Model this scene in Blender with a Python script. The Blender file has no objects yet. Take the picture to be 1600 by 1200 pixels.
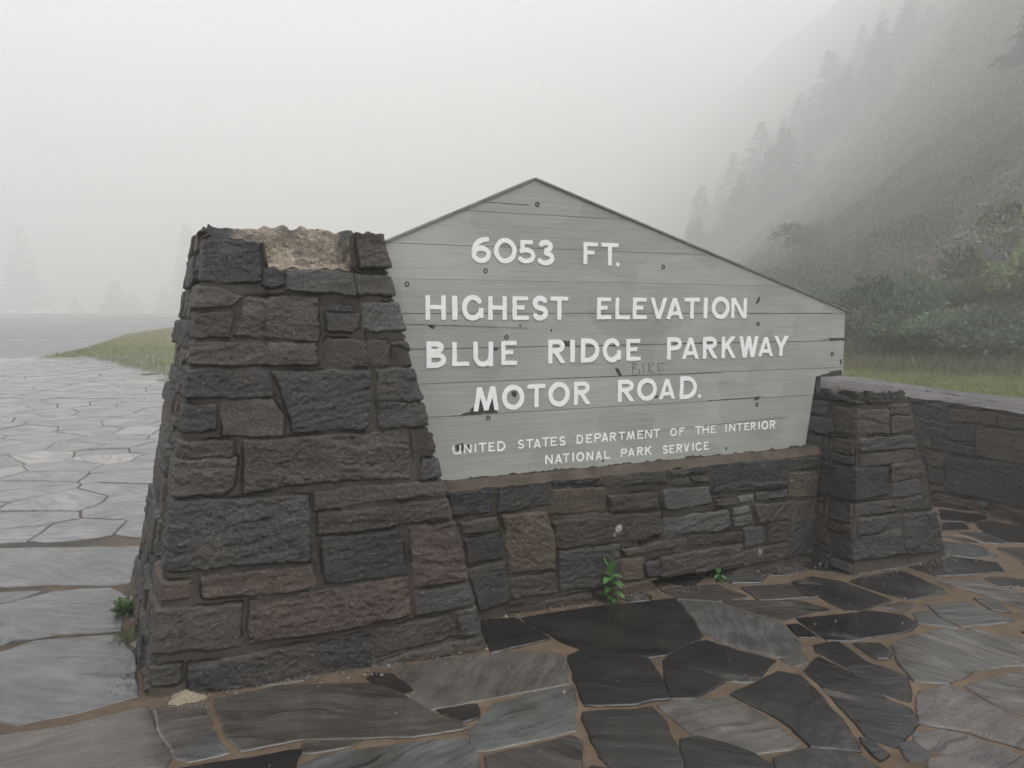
import bpy, bmesh, math, random
import numpy as np
from mathutils import Vector
S = bpy.context.scene
R = math.radians
rng = np.random.default_rng(7)
random.seed(7)

# ---------------------------------------------------------------- camera
cam = bpy.data.objects.new('camera', bpy.data.cameras.new('camera'))
S.collection.objects.link(cam)
cam.data.sensor_width = 36.0
cam.data.lens = 28.575
cam.data.clip_start = 0.05
cam.data.clip_end = 3000.0
cam.location = (0, 0, 1.5)
cam.rotation_euler = (R(90 - 5.017), 0, 0)
S.camera = cam

# ---------------------------------------------------------------- sky, sun, exposure
SUN_EL, SUN_AZ = 68.0, 120.0
w = bpy.data.worlds.new('World'); S.world = w; w.use_nodes = True
nt = w.node_tree
sky = nt.nodes.new('ShaderNodeTexSky'); sky.sky_type = 'NISHITA'; sky.sun_disc = False
sky.sun_elevation = R(SUN_EL); sky.sun_rotation = R(SUN_AZ)
sky.dust_density = 4.0; sky.air_density = 1.0; sky.ozone_density = 1.0
hs = nt.nodes.new('ShaderNodeHueSaturation'); hs.inputs['Saturation'].default_value = 0.03
nt.links.new(sky.outputs[0], hs.inputs['Color'])
nt.links.new(hs.outputs[0], nt.nodes['Background'].inputs['Color'])
nt.nodes['Background'].inputs['Strength'].default_value = 0.15
sl = bpy.data.lights.new('sun', 'SUN'); sl.energy = 1.5; sl.angle = R(60); sl.color = (1.0, 0.985, 0.99)
sun = bpy.data.objects.new('sun', sl); S.collection.objects.link(sun)
sd = Vector((math.sin(R(SUN_AZ)) * math.cos(R(SUN_EL)), math.cos(R(SUN_AZ)) * math.cos(R(SUN_EL)), math.sin(R(SUN_EL))))
sun.rotation_euler = sd.to_track_quat('Z', 'Y').to_euler()
S.view_settings.view_transform = 'Standard'; S.view_settings.look = 'None'
S.view_settings.gamma = 1.0; S.view_settings.exposure = 0.97
S.cycles.use_denoising = True
S.cycles.max_bounces = 8; S.cycles.volume_bounces = 3
S.cycles.diffuse_bounces = 3; S.cycles.glossy_bounces = 3
S.cycles.transparent_max_bounces = 8
HAZE_DENSITY = 0.0076

# ---------------------------------------------------------------- measured data (metres)
# stones: colour, wraps round corner, stand-out in mm, outline (along the face, height)
PILLAR_STONES = [
('b','L',14,[(0.011,1.819),(0.104,1.817),(0.201,1.796),(0.224,1.635),(0.127,1.626),(0.026,1.642)]),
('y','',6,[(0.231,1.692),(0.309,1.698),(0.322,1.617),(0.273,1.605),(0.235,1.621)]),
('y','R',18,[(0.320,1.679),(0.480,1.679),(0.696,1.661),(0.835,1.653),(0.848,1.573),(0.616,1.579),(0.334,1.593)]),
('n','R',22,[(0.596,1.907),(0.653,1.930),(0.718,1.932),(0.749,1.842),(0.768,1.702),(0.633,1.700)]),
('n','L',12,[(0.013,1.618),(0.058,1.605),(0.152,1.563),(0.116,1.526),(0.016,1.521)]),
('n','L',14,[(0.010,1.503),(0.119,1.498),(0.133,1.456),(0.127,1.396),(0.017,1.402)]),
('n','',8,[(0.170,1.559),(0.468,1.565),(0.493,1.378),(0.352,1.394),(0.152,1.405)]),
('d','',10,[(0.524,1.532),(0.616,1.527),(0.624,1.506),(0.522,1.508)]),
('y','',5,[(0.519,1.495),(0.654,1.498),(0.660,1.434),(0.633,1.420),(0.522,1.423)]),
('g','R',9,[(0.659,1.537),(0.833,1.548),(0.854,1.513),(0.861,1.423),(0.677,1.420)]),
('n','L',14,[(0.008,1.374),(0.485,1.368),(0.502,1.282),(0.273,1.282),(0.017,1.292)]),
('n','',6,[(0.530,1.387),(0.785,1.374),(0.798,1.345),(0.806,1.266),(0.543,1.272)]),
('y','R',12,[(0.806,1.364),(0.875,1.378),(0.912,1.313),(0.915,1.264),(0.845,1.275)]),
('b','L',10,[(0.012,1.270),(0.298,1.263),(0.329,1.146),(0.016,1.158)]),
('B','',12,[(0.317,1.253),(0.729,1.243),(0.750,1.026),(0.730,0.998),(0.437,0.998),(0.387,1.116)]),
('y','R',10,[(0.753,1.248),(0.929,1.244),(0.967,1.173),(0.978,1.114),(0.772,1.111)]),
('y','R',10,[(0.773,1.104),(0.974,1.099),(1.023,1.023),(1.025,1.004),(0.794,0.995)]),
('b','L',14,[(0.015,1.134),(0.111,1.117),(0.114,1.022),(0.018,1.004)]),
('n','',6,[(0.131,1.135),(0.327,1.132),(0.385,1.056),(0.388,0.986),(0.148,0.994)]),
('n','L',10,[(0.008,0.978),(0.190,0.969),(0.196,0.910),(0.007,0.916)]),
('N','',10,[(0.238,0.970),(0.598,0.976),(0.921,0.974),(0.953,0.776),(0.727,0.785),(0.503,0.790),(0.360,0.765),(0.259,0.760)]),
('n','L',12,[(0.001,0.909),(0.210,0.902),(0.218,0.793),(0.187,0.760),(-0.012,0.767)]),
('r','R',5,[(0.971,0.971),(1.032,0.974),(1.059,0.905),(1.057,0.869),(0.986,0.879)]),
('y','R',8,[(0.997,0.850),(1.076,0.857),(1.097,0.788),(1.000,0.764)]),
('B','L',14,[(0.000,0.752),(0.520,0.727),(0.558,0.463),(0.359,0.474),(-0.004,0.476)]),
('n','R',6,[(0.547,0.739),(0.744,0.753),(1.104,0.747),(1.125,0.692),(0.848,0.689),(0.554,0.669)]),
('n','R',10,[(0.570,0.650),(0.950,0.662),(1.132,0.672),(1.160,0.597),(0.860,0.574),(0.580,0.566)]),
('d','',10,[(0.595,0.551),(0.931,0.549),(0.980,0.361),(0.785,0.362),(0.630,0.361)]),
('r','R',9,[(0.971,0.555),(1.163,0.568),(1.201,0.497),(1.240,0.358),(1.239,0.310),(1.015,0.310)]),
('y','R',9,[(1.023,0.281),(1.277,0.296),(1.292,0.217),(1.037,0.185)]),
('r','L',8,[(-0.015,0.434),(0.089,0.432),(0.093,0.362),(-0.010,0.357)]),
('r','',7,[(0.130,0.436),(0.570,0.439),(0.587,0.352),(0.330,0.344),(0.148,0.361)]),
('n','L',12,[(-0.019,0.337),(0.303,0.312),(0.313,0.150),(0.096,0.166),(-0.010,0.163)]),
('r','',10,[(0.337,0.317),(0.647,0.332),(0.981,0.351),(1.007,0.194),(0.711,0.165),(0.351,0.162)]),
('y','L',8,[(-0.016,0.114),(0.095,0.107),(0.109,0.046),(-0.002,0.028)]),
('d','',10,[(0.128,0.102),(0.444,0.115),(0.847,0.135),(0.867,-0.009),(0.548,-0.022),(0.141,-0.005)]),
('n','',7,[(0.865,0.142),(1.180,0.168),(1.240,0.080),(1.110,0.059),(0.881,0.034)]),
('y','R',10,[(1.221,0.174),(1.311,0.193),(1.341,0.094),(1.302,0.069),(1.254,0.075)]),
('n','R',6,[(0.904,0.004),(1.198,0.044),(1.351,0.060),(1.371,-0.000),(0.920,-0.014)]),
]
LOW_STONES = [
('b','',8,[(0.115,0.660),(0.342,0.650),(0.336,0.534),(0.143,0.533)]),
('y','',9,[(0.384,0.662),(0.645,0.656),(0.664,0.533),(0.384,0.529)]),
('d','',5,[(0.683,0.658),(0.968,0.644),(0.921,0.619),(0.696,0.628)]),
('t','',8,[(0.677,0.607),(0.996,0.588),(1.004,0.462),(0.678,0.486)]),
('y','',8,[(1.044,0.651),(1.373,0.651),(1.382,0.589),(1.058,0.594)]),
('n','',8,[(1.024,0.544),(1.324,0.529),(1.340,0.451),(1.032,0.459)]),
('g','',12,[(1.360,0.541),(1.681,0.530),(1.699,0.439),(1.437,0.422),(1.377,0.447)]),
('y','',5,[(1.418,0.641),(1.678,0.650),(1.678,0.616),(1.418,0.619)]),
('y','',5,[(1.426,0.591),(1.540,0.593),(1.548,0.561),(1.427,0.563)]),
('y','',5,[(1.570,0.590),(1.679,0.590),(1.683,0.561),(1.579,0.562)]),
('b','',14,[(1.709,0.654),(2.231,0.645),(2.246,0.483),(1.721,0.494)]),
('l','',7,[(1.892,0.455),(1.999,0.454),(2.000,0.421),(1.901,0.420)]),
('g','',7,[(2.016,0.461),(2.256,0.455),(2.266,0.421),(2.026,0.416)]),
('n','',5,[(1.730,0.448),(1.876,0.446),(1.885,0.413),(1.739,0.413)]),
('n','',12,[(0.691,0.444),(1.355,0.424),(1.365,0.299),(1.062,0.287),(0.698,0.303)]),
('n','',4,[(0.723,0.471),(1.046,0.448),(1.046,0.426),(0.730,0.448)]),
('g','',14,[(1.378,0.378),(1.813,0.382),(1.831,0.302),(1.767,0.270),(1.380,0.297)]),
('l','',6,[(1.853,0.390),(1.960,0.388),(1.969,0.358),(1.862,0.354)]),
('g','',6,[(1.863,0.333),(1.987,0.333),(2.000,0.289),(1.873,0.280)]),
('n','',8,[(2.000,0.389),(2.470,0.375),(2.479,0.276),(2.042,0.286)]),
('n','',6,[(0.183,0.496),(0.378,0.496),(0.384,0.439),(0.194,0.434)]),
('b','',9,[(0.200,0.406),(0.384,0.417),(0.402,0.296),(0.216,0.293)]),
('y','',9,[(0.216,0.259),(0.408,0.272),(0.439,0.068),(0.286,0.047)]),
('t','',16,[(0.408,0.504),(0.645,0.495),(0.691,0.368),(0.685,0.205),(0.445,0.210)]),
('n','',9,[(0.451,0.181),(0.692,0.175),(0.706,0.079),(0.463,0.076)]),
('y','',12,[(0.717,0.283),(1.090,0.271),(1.093,0.063),(0.732,0.081)]),
('n','',8,[(1.112,0.238),(1.351,0.251),(1.524,0.254),(1.525,0.216),(1.134,0.211)]),
('r','',8,[(1.540,0.259),(1.915,0.246),(1.916,0.200),(1.549,0.207)]),
('t','',9,[(1.099,0.191),(1.242,0.184),(1.244,0.066),(1.114,0.072)]),
('y','',7,[(1.257,0.151),(1.353,0.157),(1.362,0.061),(1.273,0.074)]),
('n','',12,[(1.365,0.168),(1.925,0.172),(1.937,0.065),(1.662,0.051),(1.367,0.058)]),
('g','',7,[(1.937,0.261),(2.080,0.256),(2.091,0.153),(1.956,0.152)]),
('r','',7,[(2.110,0.270),(2.273,0.264),(2.285,0.153),(2.122,0.155)]),
('y','',8,[(2.288,0.286),(2.505,0.275),(2.516,0.038),(2.313,0.052)]),
('n','',9,[(1.942,0.125),(2.286,0.135),(2.305,0.047),(1.944,0.041)]),
('t','',7,[(2.262,0.554),(2.493,0.546),(2.500,0.398),(2.275,0.414)]),
('y','',7,[(2.243,0.639),(2.490,0.631),(2.492,0.570),(2.261,0.578)]),
('n','',5,[(0.432,0.029),(0.913,0.036),(0.913,-0.004),(0.445,0.004)]),
('r','',6,[(0.943,0.037),(1.340,0.052),(1.341,-0.011),(0.982,-0.020)]),
]
LOW_HOLES = [
('k','',-200,[(1.311,0.037),(1.938,0.032),(1.873,-0.001),(1.776,-0.037),(1.356,-0.026)]),
('k','',-60,[(1.212,0.278),(1.350,0.282),(1.351,0.257),(1.226,0.256)]),
]
LICHEN = (1.082,0.363)
RIGHT_STONES = [
('y','L',8,[(-0.053,1.050),(0.054,1.052),(0.057,0.976),(-0.051,0.981)]),
('y','R',8,[(0.064,1.053),(0.382,1.056),(0.402,0.977),(0.279,0.965),(0.067,0.976)]),
('n','L',8,[(-0.058,0.942),(0.254,0.925),(0.267,0.795),(-0.053,0.793)]),
('n','R',6,[(0.271,0.948),(0.421,0.952),(0.458,0.890),(0.273,0.895)]),
('n','R',10,[(0.290,0.882),(0.531,0.880),(0.561,0.812),(0.552,0.789),(0.293,0.787)]),
('y','',12,[(0.013,0.771),(0.480,0.757),(0.491,0.685),(0.024,0.696)]),
('n','R',10,[(0.498,0.768),(0.571,0.775),(0.610,0.688),(0.612,0.627),(0.511,0.623)]),
('n','',8,[(0.025,0.679),(0.483,0.673),(0.494,0.607),(0.035,0.609)]),
('b','L',12,[(-0.047,0.605),(0.264,0.590),(0.269,0.432),(-0.024,0.410)]),
('n','R',9,[(0.290,0.605),(0.640,0.595),(0.651,0.527),(0.293,0.500)]),
('y','',9,[(0.293,0.488),(0.524,0.491),(0.554,0.404),(0.296,0.406)]),
('b','R',12,[(0.569,0.498),(0.661,0.514),(0.701,0.414),(0.694,0.318),(0.620,0.319)]),
('y','',9,[(0.017,0.394),(0.563,0.385),(0.574,0.318),(0.028,0.330)]),
('y','',9,[(0.020,0.311),(0.378,0.298),(0.389,0.220),(0.023,0.218)]),
('y','R',12,[(0.405,0.289),(0.732,0.289),(0.795,0.064),(0.664,0.044),(0.429,0.063)]),
('y','L',10,[(-0.025,0.201),(0.389,0.203),(0.411,0.071),(-0.021,0.077)]),
('n','l',10,[(-0.044,0.764),(-0.008,0.767),(-0.003,0.624),(-0.039,0.621)]),
('t','l',10,[(-0.032,0.399),(-0.004,0.402),(-0.002,0.232),(-0.026,0.224)]),
('y','l',14,[(-0.020,0.054),(-0.004,0.065),(0.003,0.000),(-0.019,-0.002)]),
]
BOUNDARY_STONES = [
('b','',6,[(2.406,0.712),(2.814,0.774),(2.834,0.519),(2.544,0.476)]),
('r','',6,[(2.862,0.731),(3.309,0.753),(3.310,0.664),(2.851,0.642)]),
('n','',6,[(3.338,0.742),(3.586,0.744),(3.595,0.667),(3.349,0.654)]),
('y','',6,[(2.844,0.609),(3.121,0.638),(3.115,0.514),(2.859,0.490)]),
('n','',8,[(3.142,0.626),(3.614,0.648),(3.640,0.425),(3.157,0.413)]),
('d','',6,[(2.684,0.467),(3.121,0.466),(3.119,0.403),(2.682,0.389)]),
('d','',9,[(2.875,0.353),(3.658,0.414),(3.690,0.130),(2.898,0.072)]),
('n','',6,[(2.615,0.370),(2.844,0.343),(2.832,0.260),(2.654,0.243)]),
('y','',6,[(2.658,0.214),(2.858,0.229),(2.860,0.120),(2.693,0.118)]),
('r','',6,[(2.771,0.033),(3.209,0.055),(3.235,0.007),(2.788,-0.018)]),
('r','',6,[(3.324,0.066),(3.695,0.089),(3.702,0.027),(3.311,0.015)]),
('n','',6,[(2.396,0.788),(2.632,0.800),(2.592,0.749),(2.402,0.742)]),
('d','',6,[(2.643,0.801),(2.895,0.811),(2.880,0.762),(2.660,0.754)]),
('r','',6,[(2.927,0.806),(3.120,0.815),(3.116,0.765),(2.933,0.760)]),
('n','',6,[(3.135,0.813),(3.420,0.822),(3.611,0.821),(3.616,0.779),(3.145,0.768)]),
]
FLAGS = [
('n','w',[(-1.155,3.048),(-0.949,3.150),(-0.585,3.186),(-0.442,3.090),(-0.300,2.929),(-0.174,2.833),(-0.357,2.777),(-0.736,2.757),(-0.932,2.684),(-1.013,2.798)]),
('k','',[(-0.587,3.240),(-0.570,3.287),(-0.501,3.278),(-0.399,3.124),(-0.435,3.098),(-0.526,3.168)]),
('L','',[(-0.476,3.337),(-0.278,3.413),(-0.028,3.494),(0.198,3.467),(0.222,3.413),(0.222,3.198),(-0.100,3.060),(-0.329,2.972),(-0.411,3.141)]),
('k','',[(-0.273,2.960),(-0.138,3.000),(-0.134,2.914),(-0.185,2.884)]),
('g','',[(-0.150,2.815),(-0.062,3.008),(0.076,3.097),(0.241,3.170),(0.223,2.824),(-0.088,2.685),(-0.132,2.677)]),
('k','',[(-1.091,2.566),(-0.909,2.615),(-0.742,2.671),(-0.731,2.555),(-0.760,2.453),(-1.045,2.453)]),
('n','',[(-0.726,2.717),(-0.536,2.746),(-0.564,2.710),(-0.720,2.665)]),
('g','',[(-0.708,2.566),(-0.652,2.639),(-0.417,2.703),(-0.177,2.757),(-0.137,2.665),(-0.104,2.531),(-0.190,2.453),(-0.659,2.453)]),
('g','',[(-1.150,2.644),(-1.087,2.824),(-0.987,2.677),(-1.088,2.621)]),
('k','',[(-0.146,3.853),(0.010,3.897),(0.167,3.644),(-0.089,3.493)]),
('k','',[(0.054,3.892),(0.387,4.028),(0.861,4.150),(0.881,3.691),(0.852,3.644),(0.759,3.554),(0.670,3.463),(0.579,3.446),(0.355,3.489),(0.247,3.599)]),
('g','',[(0.893,4.129),(1.062,4.114),(1.296,3.814),(1.308,3.599),(1.265,3.478),(1.158,3.446),(0.963,3.610),(0.909,3.752)]),
('k','',[(0.246,3.446),(0.312,3.510),(0.389,3.478),(0.584,3.426),(0.603,3.287),(0.611,3.065),(0.463,3.016),(0.285,3.008),(0.264,3.231)]),
('k','',[(0.663,3.405),(0.768,3.554),(0.892,3.621),(1.015,3.499),(1.136,3.405),(0.989,3.204),(0.869,3.213),(0.707,3.073),(0.628,3.073),(0.638,3.250)]),
('d','',[(0.271,2.945),(0.533,2.976),(0.564,2.855),(0.564,2.743),(0.571,2.639),(0.559,2.520),(0.344,2.566),(0.299,2.639)]),
('L','m',[(0.570,2.992),(0.653,3.040),(0.854,3.065),(0.941,2.914),(1.003,2.730),(0.968,2.690),(0.836,2.665),(0.761,2.743),(0.650,2.784),(0.609,2.899)]),
('k','',[(0.876,3.087),(1.124,3.287),(1.191,3.251),(1.214,3.002),(1.196,2.681),(1.046,2.706),(1.017,2.856),(0.953,2.982)]),
('k','',[(0.599,2.743),(0.654,2.770),(0.754,2.717),(0.826,2.652),(0.869,2.555),(0.856,2.475),(0.581,2.475)]),
('r','',[(-0.088,2.633),(0.206,2.770),(0.238,2.730),(0.221,2.602),(0.201,2.520),(-0.038,2.475)]),
('d','',[(0.234,2.520),(0.266,2.578),(0.342,2.549),(0.548,2.497),(0.530,2.410),(0.224,2.410)]),
('d','',[(0.896,2.621),(1.035,2.677),(1.180,2.644),(1.221,2.529),(1.009,2.440),(0.848,2.475)]),
('g','',[(1.171,3.430),(1.285,3.470),(1.269,3.400),(1.202,3.352)]),
('r','',[(1.101,4.149),(1.507,4.139),(1.612,4.028),(1.335,3.872),(1.272,3.923)]),
('r','',[(1.269,4.338),(1.554,4.401),(1.628,4.202),(1.297,4.152)]),
('d','',[(1.576,4.434),(1.709,4.533),(1.840,4.450),(1.983,4.152),(1.753,3.992),(1.700,4.006)]),
('d','',[(1.905,4.450),(2.275,4.638),(2.342,4.338),(2.333,4.261),(2.089,4.164),(2.005,4.246)]),
('k','',[(1.411,3.889),(1.811,3.992),(1.942,3.940),(1.968,3.839),(1.884,3.743),(1.581,3.629),(1.457,3.629)]),
('k','',[(1.330,3.802),(1.380,3.814),(1.416,3.662),(1.336,3.662)]),
('k','',[(1.371,3.564),(1.493,3.607),(1.535,3.381),(1.637,3.251),(1.547,3.041),(1.464,3.114),(1.437,3.324),(1.369,3.490)]),
('k','',[(1.235,3.306),(1.350,3.440),(1.434,3.242),(1.454,3.041),(1.513,2.980),(1.488,2.870),(1.329,2.710),(1.263,2.775),(1.267,2.987),(1.251,3.198)]),
('d','',[(1.558,3.585),(1.670,3.589),(1.667,3.470),(1.640,3.430),(1.598,3.430)]),
('L','',[(1.728,3.564),(1.845,3.662),(2.066,3.743),(2.204,3.696),(2.254,3.460),(2.198,3.371),(1.952,3.315),(1.771,3.190),(1.659,3.216),(1.666,3.362)]),
('P','m',[(1.624,3.114),(1.758,3.164),(1.803,3.106),(1.889,2.856),(1.781,2.685),(1.641,2.815),(1.499,2.870)]),
('L','',[(1.835,3.164),(2.173,3.306),(1.925,2.913),(1.860,3.033)]),
('P','',[(1.441,2.788),(1.558,2.815),(1.664,2.736),(1.748,2.613),(1.690,2.522),(1.489,2.661),(1.419,2.710)]),
('k','',[(1.235,2.749),(1.259,2.736),(1.279,2.661),(1.246,2.630)]),
('d','',[(1.355,2.723),(1.407,2.733),(1.417,2.648),(1.335,2.613)]),
('d','',[(2.355,4.710),(2.706,4.920),(2.923,4.784),(2.859,4.620),(2.621,4.575),(2.431,4.550)]),
('g','',[(2.851,5.238),(3.016,5.149),(3.004,4.940),(2.850,4.881),(2.704,4.960)]),
('P','',[(2.406,4.450),(2.625,4.427),(2.768,4.246),(2.616,4.006),(2.520,4.246)]),
('g','',[(2.022,3.966),(2.103,3.992),(2.125,3.766),(1.987,3.839)]),
('g','',[(2.151,4.087),(2.365,4.115),(2.451,3.863),(2.166,3.790),(2.136,3.927)]),
('L','',[(2.178,3.754),(2.342,3.629),(2.283,3.480),(2.229,3.708)]),
('n','',[(0.808,4.324),(1.130,4.389),(1.239,4.189),(1.067,4.138),(0.888,4.180)]),
('d','',[(3.282,6.114),(3.518,5.930),(3.444,5.820),(3.256,5.756),(3.128,5.799)]),
('d','',[(3.330,5.735),(3.468,5.769),(3.604,5.612),(3.599,5.533),(3.389,5.203),(3.274,5.237),(3.244,5.456)]),
('k','',[(3.100,5.727),(3.229,5.727),(3.191,5.572),(2.994,5.525)]),
('g','',[(3.070,5.475),(3.264,5.456),(3.233,5.203),(3.117,5.237)]),
('P','',[(1.412,2.624),(1.480,2.642),(1.665,2.522),(1.625,2.457),(1.326,2.457)]),
('B','',[(-2.640,4.061),(-2.472,4.276),(-2.208,4.337),(-2.045,4.181),(-1.861,3.737),(-2.146,3.694),(-2.285,3.630),(-2.390,3.760),(-2.565,3.899)]),
('B','',[(-2.284,3.432),(-2.181,3.609),(-1.846,3.672),(-1.693,3.489),(-1.596,3.323),(-1.483,3.078),(-1.645,2.961),(-1.820,2.858),(-1.973,2.947)]),
('r','',[(-1.847,2.750),(-1.607,2.852),(-1.400,2.982),(-1.322,2.852),(-1.165,2.667),(-1.138,2.504),(-1.689,2.504)]),
('n','',[(-1.363,2.975),(-1.214,3.018),(-1.103,2.852),(-1.126,2.726),(-1.154,2.661),(-1.277,2.826)]),
('B','',[(-2.894,4.337),(-2.535,4.388),(-2.271,4.382),(-2.121,4.437),(-2.294,4.883),(-2.410,5.136),(-2.932,5.095),(-3.372,5.075)]),
('g','',[(-2.843,4.259),(-2.567,4.288),(-2.597,4.175),(-2.723,4.074)]),
('B','',[(-2.571,3.840),(-2.400,3.755),(-2.295,3.626),(-2.345,3.489)]),
]
LETTERS = [
('6053 FT.',[('6',1.4701,1.5701,1.7372,1.8624),('0',1.5873,1.7081,1.7378,1.8605),('5',1.7203,1.8104,1.7409,1.8559),('3',1.8247,1.9181,1.7337,1.8594),('F',2.0881,2.1713,1.7446,1.8568),('T',2.1936,2.2980,1.7435,1.8582),('.',2.2808,2.3070,1.7389,1.7609)]),
('HIGHEST ELEVATION',[('H',1.2354,1.3360,1.4658,1.5809),('I',1.3672,1.3963,1.4660,1.5802),('G',1.4184,1.5296,1.4615,1.5842),('H',1.5564,1.6546,1.4646,1.5796),('E',1.6869,1.7748,1.4641,1.5802),('S',1.7958,1.8833,1.4599,1.5843),('T',1.8981,1.9988,1.4633,1.5810),('E',2.1708,2.2576,1.4656,1.5783),('L',2.2835,2.3730,1.4652,1.5786),('E',2.3921,2.4808,1.4654,1.5789),('V',2.5016,2.6143,1.4661,1.5798),('A',2.6079,2.7209,1.4652,1.5789),('T',2.7281,2.8318,1.4671,1.5816),('I',2.8601,2.8856,1.4680,1.5823),('O',2.9157,3.0418,1.4641,1.5886),('N',3.0550,3.1654,1.4679,1.5824)]),
('BLUE RIDGE PARKWAY',[('B',1.2379,1.3359,1.2404,1.3662),('L',1.3676,1.4542,1.2448,1.3603),('U',1.4767,1.5808,1.2391,1.3602),('E',1.6259,1.7110,1.2428,1.3610),('R',1.8865,1.9849,1.2439,1.3642),('I',2.0129,2.0404,1.2470,1.3623),('D',2.0766,2.1863,1.2436,1.3676),('G',2.2079,2.3206,1.2401,1.3658),('E',2.3544,2.4443,1.2454,1.3608),('P',2.6169,2.7149,1.2458,1.3668),('A',2.7181,2.8321,1.2464,1.3621),('R',2.8603,2.9613,1.2451,1.3663),('K',2.9928,3.0947,1.2439,1.3646),('W',3.1173,3.2584,1.2445,1.3655),('A',3.2601,3.3718,1.2477,1.3598),('Y',3.3735,3.4923,1.2471,1.3653)]),
('MOTOR ROAD.',[('M',1.4769,1.6109,1.0220,1.1397),('O',1.6291,1.7515,1.0191,1.1443),('T',1.7702,1.8698,1.0270,1.1417),('O',1.8872,2.0119,1.0221,1.1482),('R',2.0373,2.1349,1.0268,1.1456),('R',2.3050,2.4071,1.0290,1.1451),('O',2.4265,2.5532,1.0269,1.1489),('A',2.5668,2.6766,1.0295,1.1408),('D',2.7078,2.8229,1.0246,1.1499),('.',2.8318,2.8552,1.0264,1.0462)]),
('UNITED STATES DEPARTMENT OF THE INTERIOR',[('U',1.3664,1.4100,0.8188,0.8635),('N',1.4252,1.4654,0.8197,0.8637),('I',1.4803,1.4923,0.8209,0.8634),('T',1.5026,1.5458,0.8191,0.8656),('E',1.5563,1.5906,0.8197,0.8648),('D',1.6035,1.6477,0.8169,0.8666),('S',1.7169,1.7513,0.8209,0.8662),('T',1.7616,1.8042,0.8211,0.8656),('A',1.8042,1.8473,0.8180,0.8643),('T',1.8509,1.8975,0.8211,0.8688),('E',1.9031,1.9408,0.8222,0.8673),('S',1.9534,1.9889,0.8192,0.8685),('D',2.0555,2.0943,0.8220,0.8695),('E',2.1126,2.1506,0.8225,0.8675),('P',2.1630,2.2035,0.8223,0.8698),('A',2.2061,2.2482,0.8227,0.8699),('R',2.2587,2.2993,0.8232,0.8683),('T',2.3128,2.3538,0.8241,0.8677),('M',2.3640,2.4158,0.8214,0.8681),('E',2.4331,2.4702,0.8219,0.8683),('N',2.4821,2.5266,0.8224,0.8679),('T',2.5350,2.5800,0.8236,0.8676),('O',2.6484,2.6937,0.8232,0.8670),('F',2.7098,2.7467,0.8243,0.8665),('T',2.8181,2.8634,0.8223,0.8669),('H',2.8686,2.9143,0.8227,0.8669),('E',2.9295,2.9642,0.8222,0.8653),('I',3.0300,3.0457,0.8219,0.8654),('N',3.0613,3.1047,0.8221,0.8658),('T',3.1142,3.1620,0.8218,0.8657),('E',3.1724,3.2086,0.8222,0.8657),('R',3.2206,3.2572,0.8217,0.8667),('I',3.2759,3.2882,0.8228,0.8673),('O',3.3021,3.3516,0.8181,0.8691),('R',3.3656,3.4073,0.8201,0.8689)]),
('NATIONAL PARK SERVICE',[('N',1.8724,1.9149,0.7312,0.7775),('A',1.9262,1.9704,0.7301,0.7761),('T',1.9742,2.0144,0.7320,0.7771),('I',2.0292,2.0420,0.7327,0.7779),('O',2.0549,2.1017,0.7292,0.7775),('N',2.1160,2.1555,0.7304,0.7761),('A',2.1713,2.2105,0.7300,0.7748),('L',2.2245,2.2628,0.7305,0.7738),('P',2.3290,2.3688,0.7321,0.7765),('A',2.3743,2.4158,0.7332,0.7755),('R',2.4325,2.4717,0.7318,0.7778),('K',2.4836,2.5282,0.7306,0.7769),('S',2.6012,2.6352,0.7292,0.7748),('E',2.6460,2.6789,0.7295,0.7740),('R',2.6935,2.7340,0.7286,0.7752),('V',2.7413,2.7808,0.7293,0.7761),('I',2.8009,2.8121,0.7308,0.7760),('C',2.8234,2.8711,0.7278,0.7750),('E',2.8824,2.9167,0.7300,0.7744)]),
]
CHIPS = [
[(1.460,1.033),(1.494,1.056),(1.517,1.080),(1.586,1.073),(1.596,1.026),(1.610,1.009),(1.453,1.008)],
[(1.416,1.016),(1.460,1.023),(1.463,1.011),(1.416,1.004)],
[(1.382,0.863),(1.416,0.873),(1.439,0.856),(1.435,0.837),(1.389,0.834)],
[(1.442,0.859),(1.459,0.864),(1.459,0.842),(1.446,0.836)],
[(3.232,1.553),(3.259,1.593),(3.269,1.593),(3.256,1.560),(3.237,1.546)],
[(2.288,1.210),(2.312,1.202),(2.333,1.165),(2.309,1.169)],
[(1.972,1.359),(2.013,1.355),(2.009,1.329),(1.976,1.330)],
[(1.245,1.445),(1.286,1.439),(1.276,1.424),(1.263,1.427)],
[(1.583,1.331),(1.604,1.333),(1.610,1.318),(1.590,1.315)],
[(1.722,1.442),(1.736,1.442),(1.732,1.429)],
[(1.898,1.415),(1.912,1.418),(1.905,1.399)],
[(3.236,1.008),(3.274,1.017),(3.280,0.998),(3.246,0.992)],
[(3.812,1.348),(3.935,1.346),(3.946,1.334),(3.828,1.332)],
[(3.759,1.124),(3.806,1.130),(3.848,1.144),(3.933,1.150),(3.935,1.114),(3.759,1.112)],
[(1.655,1.127),(1.683,1.133),(1.694,1.123),(1.666,1.121)],
[(1.683,1.110),(1.711,1.112),(1.704,1.078),(1.683,1.091)],
[(3.914,1.213),(3.925,1.217),(3.932,1.185),(3.921,1.185)],
[(2.207,0.722),(2.223,0.728),(2.223,0.711)],
[(3.037,0.734),(3.051,0.733),(3.047,0.715),(3.038,0.715)],
[(2.486,1.045),(2.570,1.052),(2.561,1.042),(2.494,1.038)],
]
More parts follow.
